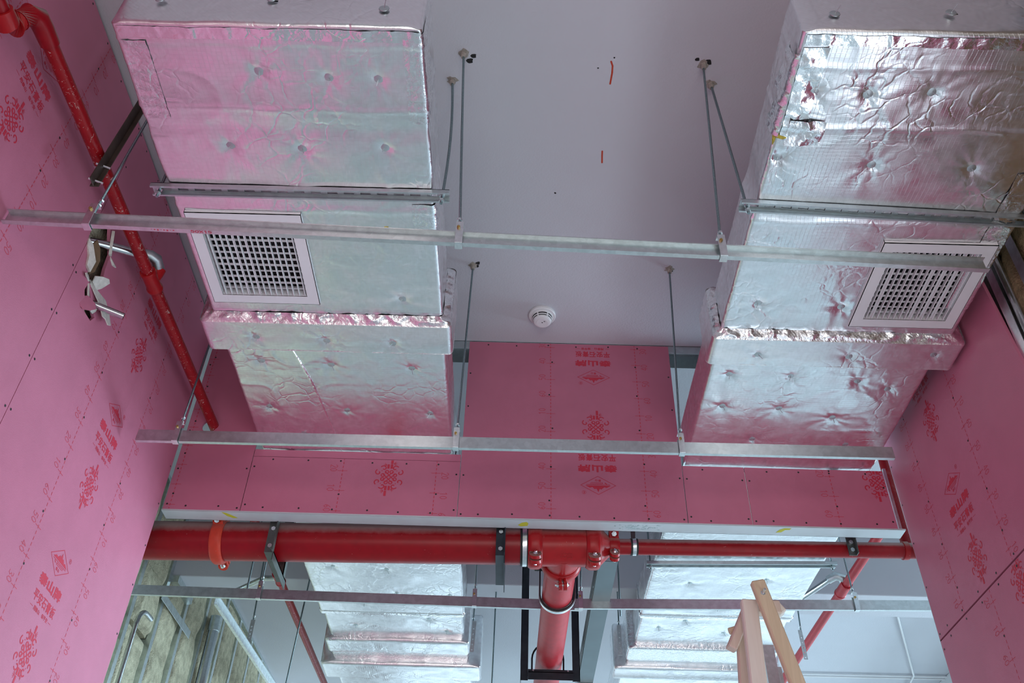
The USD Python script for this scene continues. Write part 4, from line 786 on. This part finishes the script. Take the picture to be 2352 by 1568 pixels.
tee = thing('pipe_tee', 'red cast tee of the fire main with raised numbers', 'pipe fitting', ax(.213))
body = lathe([(RB*1.0, -.098), (RB*1.055, -.095), (RB*1.055, .095), (RB*1.0, .098)], ax(.213), EX, 48)
neck = tube([ax(.213), ax(.213) + A(0, .06, -.004), ax(.213) + A(-.001, .11, -.006), ax(.213) + A(-.002, .135, -.006)], [.090, .087, .080, .077], 40)
obj('body', [body, neck], 'red_fitting', tee, smooth=35)
em = label('12527', 0, 0, .018, .0018); ems = []
for q in polys(em):
    m = trimesh.creation.extrude_polygon(q, .0016, engine='earcut'); v = np.array(m.vertices)
    th = math.radians(236) + v[:, 1]/(RB*1.055); rr = RB*1.0545 + v[:, 2]
    m.vertices = np.stack([.225 + v[:, 0], 3.60 + rr*np.cos(th), ax(.225)[2] + rr*np.sin(th)], 1); ems.append(m)
obj('raised_numbers', ems, 'red_fitting', tee)
red = thing('pipe_reducer', 'red reducer tapering from the tee to the thin pipe', 'pipe fitting', ax(.39))
obj('cone', lathe([(RB*1.0, -.030), (RB*1.02, -.030), (RB*1.02, -.020), (RB*.96, -.012), (RS*1.35, .022), (RS*1.12, .034), (RS*1.0, .034)], ax(.388), EX, 44), 'red_fitting', red, smooth=35)
BR0, BR1 = ax(.213) + A(-.002, .115, -.006), A(.185, 6.9, 3.395)
DBR = (BR1 - BR0)/np.linalg.norm(BR1 - BR0)
pipe('red branch pipe running away from the tee through the black hanger frame', BR0, BR1, RT, 'red_branch', 48)
coupling('red grooved coupling below the tee, holding the branch pipe', BR0 + DBR*.030, DBR, RT*1.06, .055, [(.05, 0, -1), (0, 0, 1)], lug=.022)
gj = thing('pipe_coupling', 'flat dark red joint ring of the thin pipe next to the right pink wall', 'coupling', ax(1.708), 'grooved couplings of the fire main')
obj('housing', lathe([(RS, -.012), (RS*1.16, -.011), (RS*1.16, .011), (RS, .012)], ax(1.708), EX, 36), 'red_fitting', gj, smooth=35)
pipe('dark red riser standing on the thin pipe next to the right pink wall', ax(1.735) + A(0, .02, .02), ax(1.735) + A(.01, .02, .9), .026)
def band_clamp(lab, c, d, r, w, metal, tail=None):
    c, d = A(*c), A(*d)/np.linalg.norm(d)
    t = thing('pipe_clamp', lab, 'clamp', c, 'rubber lined pipe clamps')
    obj('rubber_lining', lathe([(r, -w*.72), (r*1.045, -w*.72), (r*1.045, w*.72), (r, w*.72)], c, d, 44), 'rubber_black', t, smooth=35)
    obj('band', lathe([(r*1.04, -w*.36), (r*1.075, -w*.36), (r*1.075, w*.36), (r*1.04, w*.36)], c, d, 44), metal, t, smooth=35)
    if tail: obj('hanger_strap', obox(c + A(0, 0, r*1.02), A(c[0], c[1], tail), w*.95, .004, side=(1, 0, 0), c=.001), 'olive_steel', t)
    return t
band_clamp('rubber lined clamp on the thick fire main beside the tee', ax(.043), EX, RB*1.01, .026, 'galvanised_bright', 4.41)
band_clamp('rubber lined clamp with a hanging strap on the thin fire pipe', ax(.522), EX, RS*1.02, .022, 'galvanised_bright', 4.41)
# pear shaped ring on the branch pipe
c = BR0 + DBR*.36; t = thing('pipe_clamp', 'rubber lined pear ring round the red branch pipe below the tee', 'clamp', c, 'rubber lined pipe clamps')
pr = [A(c[0], c[1], c[2]) + A(RT*1.10*math.cos(a), 0, RT*1.10*math.sin(a)) for a in np.linspace(math.pi, 2*math.pi, 24)]
pr = [A(c[0] - RT*1.10, c[1], c[2] + .16)] + pr + [A(c[0] + RT*1.10, c[1], c[2] + .16)]
def ribbon(pts, d, w, th, out):
    P = np.array(pts); n = len(P); V = []
    ctr = P.mean(0); tg = np.gradient(P, axis=0); nn = np.cross(tg, d); nn /= np.linalg.norm(nn, axis=1, keepdims=True); nn *= np.sign((nn*(P - A(*out))).sum(1))[:, None]
    for s0, s1 in ((-w/2, 0), (w/2, 0), (w/2, th), (-w/2, th)): V.append(P + A(*d)*s0 + nn*s1)
    V = np.stack(V, 1).reshape(-1, 3); return trimesh.Trimesh(V, np.vstack([tri(grid_faces(n, 4)), [[0, 1, 2], [0, 2, 3], [4*n-4, 4*n-2, 4*n-3], [4*n-4, 4*n-1, 4*n-2]]]), process=False)
obj('rubber_lining', ribbon(pr, (0, 1, 0), .036, .006, c), 'rubber_black', t, smooth=40); obj('band', ribbon([p + (p - c)/np.linalg.norm(p - c)*.006 for p in pr], (0, 1, 0), .022, .003, c), 'galvanised_bright', t, smooth=40)
obj('bolt', [cyl(c + A(-RT*1.5, 0, .13), c + A(RT*1.5, 0, .13), .006, 8)], 'olive_steel', t); obj('rod', cyl(c + A(0, 0, .13), A(c[0], c[1], 4.41), .005, 8), 'threaded_zinc', t)
# steel brackets round the main
def bracket(x, lab, rt, low, mat, w=.040, rear=True, top=H - .001):
    z = ax(x)[2]; t = thing('pipe_bracket', lab, 'bracket', (x, 3.60, z), 'steel brackets carrying the fire main')
    yf, yr, zb = 3.60 - rt - .018, 3.60 + rt + .03, z - rt - .014 + low
    obj('front_leg', [box(A(x - w/2, yf - .004, zb - .006), A(x + w/2, yf, min(3.82, top))), box(A(x + w/2 - .004, yf - .004, zb - .006), A(x + w/2, yf - .030, min(3.82, top)))], mat, t)
    if rear:
        obj('base', [box(A(x - w/2, yf, zb - .006), A(x + w/2, yr + .06, zb)), box(A(x + w/2 - .004, yf - .004, zb - .040), A(x + w/2, yr + .06, zb))], mat, t)
        obj('rear_leg', [box(A(x - w/2, yr, zb), A(x + w/2, yr + .004, top)), box(A(x + w/2 - .004, yr, zb), A(x + w/2, yr + .036, top))], mat, t)
    for zz in (z + .005, z - rt*.9): obj('bolt', [cyl((x, yf - .002, zz), (x, yf - .012, zz), .0055, 10), hexnut((x, yf - .008, zz), (0, 1, 0), .010, .007)], 'galvanised', t)
bracket(-1.035, 'dark steel bracket round the thick fire main, right of the orange coupling', RB, 0, 'olive_steel', top=3.742)
bracket(-.060, 'dark blue steel bracket round the thick fire main, left of the tee', RB, 0, 'black_steel')
bracket(1.455, 'olive steel bracket on the thin fire pipe near the right pink wall', RS, 0, 'olive_steel', .034, rear=False, top=3.715)
# black hanger frame of the branch pipe
yh = 4.82; hf = thing('pipe_hanger', 'black steel U frame with a blue black crossbar under the red branch pipe', 'bracket', (.20, yh, 3.33))
for x, s in ((.068, 1), (.345, -1)):
    obj('upright', [box(A(x - s*.020, yh - .003, 3.280), A(x + s*.020, yh, H - .001)), box(A(x - s*.020, yh - .003, 3.280), A(x - s*.017, yh + .038, H - .001))], 'black_steel', hf)
obj('crossbar', [box(A(.088, yh - .018, 3.280), A(.328, yh - .014, 3.334)), box(A(.088, yh - .018, 3.318), A(.328, yh + .04, 3.3215))], 'black_steel', hf)
for x in (.115, .30): obj('bolt', [cyl((x, yh - .015, 3.326), (x, yh - .028, 3.326), .005, 8)], 'galvanised_bright', hf)
ub = [A(.194 - .085, yh + .02, 3.30), A(.194 - .085, yh + .02, 3.40)] + [A(.194 - .085*math.cos(a), yh + .02, 3.405 + .085*math.sin(a)) for a in np.linspace(0, math.pi, 14)] + [A(.194 + .085, yh + .02, 3.40), A(.194 + .085, yh + .02, 3.30)]
obj('u_bolt', tube(ub, .005, 8), 'black_steel', hf, smooth=50)
st = thing('steel_channel', 'grey steel channel running away beside the red branch pipe', 'channel', (.43, 4.5, 3.46))
obj('channel', sweep([(-.043, 0), (.043, 0), (.043, .05), (.040, .05), (.040, .003), (-.040, .003), (-.040, .05), (-.043, .05)], (.429, 3.79, 3.45), (.431, 5.30, 3.45)), 'grey_steel', st)
obj('side_plate', box(A(.383, 3.79, 3.452), A(.3855, 5.30, 3.52)), 'olive_steel', st); obj('end_bracket', box(A(.37, 5.29, 3.432), A(.49, 5.33, 3.449)), 'galvanised', st)

# ================================================================ sprinkler pipes along both walls
SP = 'sprinkler pipes near the ceiling'
p = pipe('thin red sprinkler pipe along the left pink wall, speckled with plaster', (-1.402, 1.385, 3.868), (-1.345, 7.2, 3.880), .0225, 'red_speckled', 24, SP, 'sprinkler_pipe')
d0 = A(.057, 5.815, .012)/5.815
def on_pipe(y): return A(-1.402, 1.385, 3.868) + d0*(y - 1.385)
def socket(lab, c, d, r, L, mat='red_fitting'):
    t = thing('pipe_fitting', lab, 'pipe fitting', c, 'fittings of the sprinkler pipes')
    obj('socket', lathe([(r*.98, -L/2), (r*1.28, -L/2), (r*1.34, -L/2 + .005), (r*1.34, -L/2 + .014), (r*1.22, -L/2 + .018), (r*1.22, L/2 - .018), (r*1.34, L/2 - .014), (r*1.34, L/2 - .005), (r*1.28, L/2), (r*.98, L/2)], c, d, 28), mat, t, smooth=35)
    return t
t = socket('red tee on the left sprinkler pipe beside the torn hole', on_pipe(2.46), d0, .0225, .10)
obj('outlet', tube([on_pipe(2.46), on_pipe(2.46) + A(.012, -.004, .03), on_pipe(2.46) + A(.016, -.010, .050)], [.024, .024, .027], 20), 'red_fitting', t, smooth=40)
t = thing('zinc_pipe', 'zinc pipe coming out of the torn hole into the red tee', 'pipe', (-1.43, 2.30, 3.86))
e0, e1 = on_pipe(2.46) + A(.016, -.010, .050), A(-1.62, 2.215, 3.845)
bend = on_pipe(2.40) + A(.018, -.012, .052)
obj('pipe', tube([e1, e1*.5 + bend*.5, bend + A(-.03, -.01, -.003)], .0165, 18), 'zinc_pipe', t, smooth=50)
obj('elbow', tube([bend + A(-.045, -.018, -.004), bend + A(-.012, -.004, 0), bend + A(.002, .010, .001), e0 + A(0, -.004, 0), e0], [.0215, .0225, .0225, .0225, .0225], 18), 'galvanised_dull', t, smooth=50)
t = thing('zinc_pipe', 'short open zinc pipe stub poking out of the small torn hole', 'pipe', (-1.46, 2.36, 3.63))
obj('pipe', ring((-1.60, 2.30, 3.655), (-1.405, 2.400, 3.632), .0105, .0125, 18), 'zinc_pipe', t, smooth=40)
# jog at the near end: a pair of elbows to a lower parallel pipe
jg = thing('pipe_fitting', 'dark red double elbow at the near end of the left sprinkler pipe, top left corner', 'pipe fitting', (-1.41, 1.36, 3.84), 'fittings of the sprinkler pipes')
obj('elbow', tube([on_pipe(1.47), on_pipe(1.42), on_pipe(1.385) + A(0, 0, -.004), A(-1.410, 1.362, 3.842), A(-1.420, 1.357, 3.80)], [.0285, .030, .032, .031, .029], 20), 'red_enamel', jg, smooth=50)
obj('elbow', tube([A(-1.420, 1.357, 3.81), A(-1.428, 1.360, 3.776), A(-1.431, 1.345, 3.758), A(-1.431, 1.30, 3.757)], [.029, .032, .032, .031], 20), 'red_fitting', jg, smooth=50)
pipe('dark red pipe leaving the double elbow towards the viewer, top left corner', (-1.431, 1.30, 3.757), (-1.431, .1, 3.757), .0225, 'red_enamel', 24, SP, 'sprinkler_pipe')
hb = thing('pipe_hanger', 'dark brown flat steel hanger holding the left sprinkler pipe', 'hanger', (-1.36, 1.89, 4.1))
obj('bar', [obox((-1.368, 1.868, 3.725), (-1.348, 1.905, H - .002), .034, .004, side=(0, 1, 0), c=.001), obox((-1.366, 1.886, 3.725), (-1.346, 1.923, H - .002), .004, .030, side=(0, 1, 0), c=.001)], 'brown_steel', hb)
obj('clamp', lathe([(.0225, -.011), (.0255, -.011), (.0255, .011), (.0225, .011)], on_pipe(1.915), d0, 24), 'galvanised', hb, smooth=35)
for z in (3.745, 3.82): obj('bolt', cyl((-1.385, 1.87, z), (-1.345, 1.89, z), .004, 8), 'galvanised_bright', hb)
socket('red coupling of the left sprinkler pipe in the room behind', on_pipe(4.93), d0, .0225, .12, 'red_branch')
t = thing('zinc_pipe', 'zinc branch pipe slanting away from the left sprinkler pipe in the room behind', 'pipe', (-1.55, 5.06, 3.90))
obj('pipe', tube([on_pipe(4.93), (-1.47, 4.99, 3.90), (-1.72, 5.21, 3.90)], .0165, 16), 'zinc_pipe', t, smooth=50)
q0, q1 = A(1.921, 3.9, 3.90), A(1.893, 7.6, 3.90); dq = (q1 - q0)/np.linalg.norm(q1 - q0)
pipe('thin red sprinkler pipe slanting behind the thin fire pipe on the right', q0, q1, .0255, 'red_branch', 24, SP, 'sprinkler_pipe')
socket('red coupling of the right sprinkler pipe with a zinc elbow', q0 + dq*1.02, dq, .0255, .14, 'red_branch')
t = thing('zinc_pipe', 'zinc branch pipe with an elbow leaving the right sprinkler pipe', 'pipe', (1.80, 4.95, 3.92))
el = q0 + dq*.98
obj('elbow', tube([el, el + A(-.02, -.03, .035), el + A(-.055, -.028, .045), el + A(-.09, .005, .035)], [.023, .026, .027, .024], 18), 'galvanised', t, smooth=50)
obj('pipe', tube([el + A(-.08, -.005, .038), el + A(-.115, .035, .024), (1.715, 5.08, 3.91)], .0165, 16), 'zinc_pipe', t, smooth=50)
# vertical zinc pipe and bent conduit in front of the far stud wall
t = thing('conduit_pipe', 'vertical zinc pipe with a top socket in front of the far rock wool studs', 'pipe', (-2.05, 6.0, 3.2))
obj('pipe', cyl((-2.045, 6.03, 1.2), (-2.045, 6.03, 4.00), .036, 22), 'zinc_pipe', t, smooth=40); obj('socket', cyl((-2.045, 6.03, 4.0), (-2.045, 6.03, 4.10), .043, 22), 'galvanised', t, smooth=40)
t = thing('conduit_pipe', 'bent zinc conduit curving over at the edge of the left pink wall', 'pipe', (-2.03, 4.7, 3.2))
obj('pipe', tube([A(-2.0, 4.66, 1.0), A(-2.0, 4.66, 2.4), A(-2.0, 4.66, 3.46)] + arc((-2.0, 4.76, 3.46), .10, math.pi, math.pi/2, (0, 1, 0), (0, 0, 1), 9) + [A(-2.0, 4.84, 3.565)], .013, 12), 'zinc_pipe', t, smooth=50)
t = thing('angle_plate', 'flat zinc plate bent across two studs of the far rock wool wall', 'bracket', (-2.03, 5.3, 3.8))
obj('plate', obox((-2.085, 5.10, 3.83), (-2.05, 5.62, 3.80), .05, .003, side=(0, 0, 1), c=.0008), 'galvanised', t)
t = thing('wire_conduit', 'thin white conduit crossing the ceiling of the room behind at lower right', 'conduit', (3., 7.5, 4.40))
for dy in (0, .05): obj('tube', cyl((.9, 7.56 + dy, 4.405), (4.9, 7.50 + dy, 4.405), .0085, 8), 'plastic_white', t, smooth=40)
t = thing('wire_conduit', 'thin white conduit slanting over the ceiling of the room behind at lower right', 'conduit', (3., 7., 4.40))
obj('tube', tube([(2.836, 6.0, 4.408), (2.842, 6.39, 4.408), (3.33, 7.48, 4.392), (3.345, 7.60, 4.388), (3.40, 8.1, 4.408)], .008, 8), 'plastic_white', t, smooth=40)
# ================================================================ smoke detector
C0 = A(.103, 3.195, H); t = thing('smoke_detector', 'white round smoke detector on the ceiling in front of the bulkhead', 'smoke detector', C0)
obj('base', lathe([(0, 0), (.062, 0), (.064, .004), (.064, .014), (.060, .018), (0, .018)], C0, (0, 0, -1), 40), 'plastic_white', t, smooth=35)
obj('body', lathe([(0, .016), (.052, .016), (.050, .022), (.047, .024), (.047, .034), (.044, .036), (.044, .044), (.040, .050), (.036, .053), (.028, .0535), (.0275, .0545), (0, .0548)], C0, (0, 0, -1), 40), 'plastic_white', t, smooth=35)
for r, z0, z1 in ((.0474, .0255, .0325), (.0444, .0375, .0425)):
    sl = []
    for k in range(6):
        a = np.linspace(k*math.pi/3 + .1, (k + 1)*math.pi/3 - .06, 9)
        V = np.array([[C0[0] + r*math.cos(x), C0[1] + r*math.sin(x), C0[2] - z] for x in a for z in (z0, z1)]); n = len(a)
        sl.append(trimesh.Trimesh(V, [f for i in range(n-1) for f in ([2*i, 2*i+1, 2*i+3], [2*i, 2*i+3, 2*i+2])], process=False))
    obj('vent_slots', sl, 'black_void', t, kind='stuff')
PD = Plane(C0 - A(0, 0, .0549), (1, 0, 0), (0, -1, 0), (0, 0, -1))
obj('indicator', PD.sheet(Point(0, .002).buffer(.0032, 6), .0002), 'screw_dark', t)
obj('printed_letters', PD.sheet(affinity.scale(label('SS', .010, .010, .0062, .0007), 1, 1), .0002), 'screw_dark', t)

# ================================================================ wooden ladder
ld = thing('wooden_ladder', 'top of a pale wooden folding ladder with crossed stiles at the lower right', 'ladder', (.75, 2.72, 1.4), None)
def ext(p0, p1, k): p0, p1 = A(*p0), A(*p1); return p0 + (p1 - p0)*k
obj('stile', obox(ext((.7665, 2.66, 2.811), (.8355, 2.66, 2.497), 3.2), (.7665, 2.66, 2.815), .044, .026, side=(1, 0, 0), c=.004), 'pine_yellow', ld)
obj('stile', obox((.706, 2.715, 1.60), (.7455, 2.715, 2.775), .050, .030, side=(1, 0, 0), c=.004), 'pine_pale', ld)
obj('rear_leg', obox((.655, 2.80, 1.75), (.738, 2.80, 2.735), .042, .030, side=(1, 0, 0), c=.004), 'pine_pink', ld)
obj('cross_bar', obox((.741, 2.77, 2.775), (.858, 2.77, 2.778), .030, .044, side=(0, 1, 0), c=.004), 'pine_pink', ld)
obj('cross_bar', obox((.842, 2.79, 2.80), (.868, 2.79, 2.765), .044, .03, side=(0, 1, 0), c=.004), 'pine_pale', ld)
obj('hinge_block', obox((.685, 2.775, 2.640), (.752, 2.765, 2.772), .030, .046, side=(1, 0, .4), c=.004), 'pine_pink', ld)
obj('dowel', cyl((.690, 2.79, 2.705), (.712, 2.79, 2.712), .011, 12), 'pine_yellow', ld, smooth=40)
obj('bolt', [cyl((.775, 2.655, 2.768), (.779, 2.630, 2.776), .0042, 10), hexnut((.7755, 2.648, 2.770), (0, 1, 0), .008, .006)], 'galvanised_bright', ld, smooth=30)
obj('pin', cyl((.737, 2.765, 2.735), (.730, 2.760, 2.702), .0022, 8), 'brown_steel', ld)
obj('rung', obox((.70, 2.70, 2.33), (.80, 2.70, 2.33), .03, .04, side=(0, 1, 0)), 'pine_yellow', ld)
t = thing('stud_profile', 'galvanised stud profiles leaning upright behind the wooden ladder', 'stud', (1.16, 3.9, 1.5))
obj('profile', sweep(cprofile(.05, .04, .002, 1), (1.175, 3.9, .1), (1.135, 3.93, 3.14), up=(1, 0, 0)), 'galvanised_bright', t); obj('profile', sweep(cprofile(.03, .03, .002, 1), (1.21, 3.92, .1), (1.17, 3.95, 3.05), up=(1, 0, 0)), 'galvanised', t)
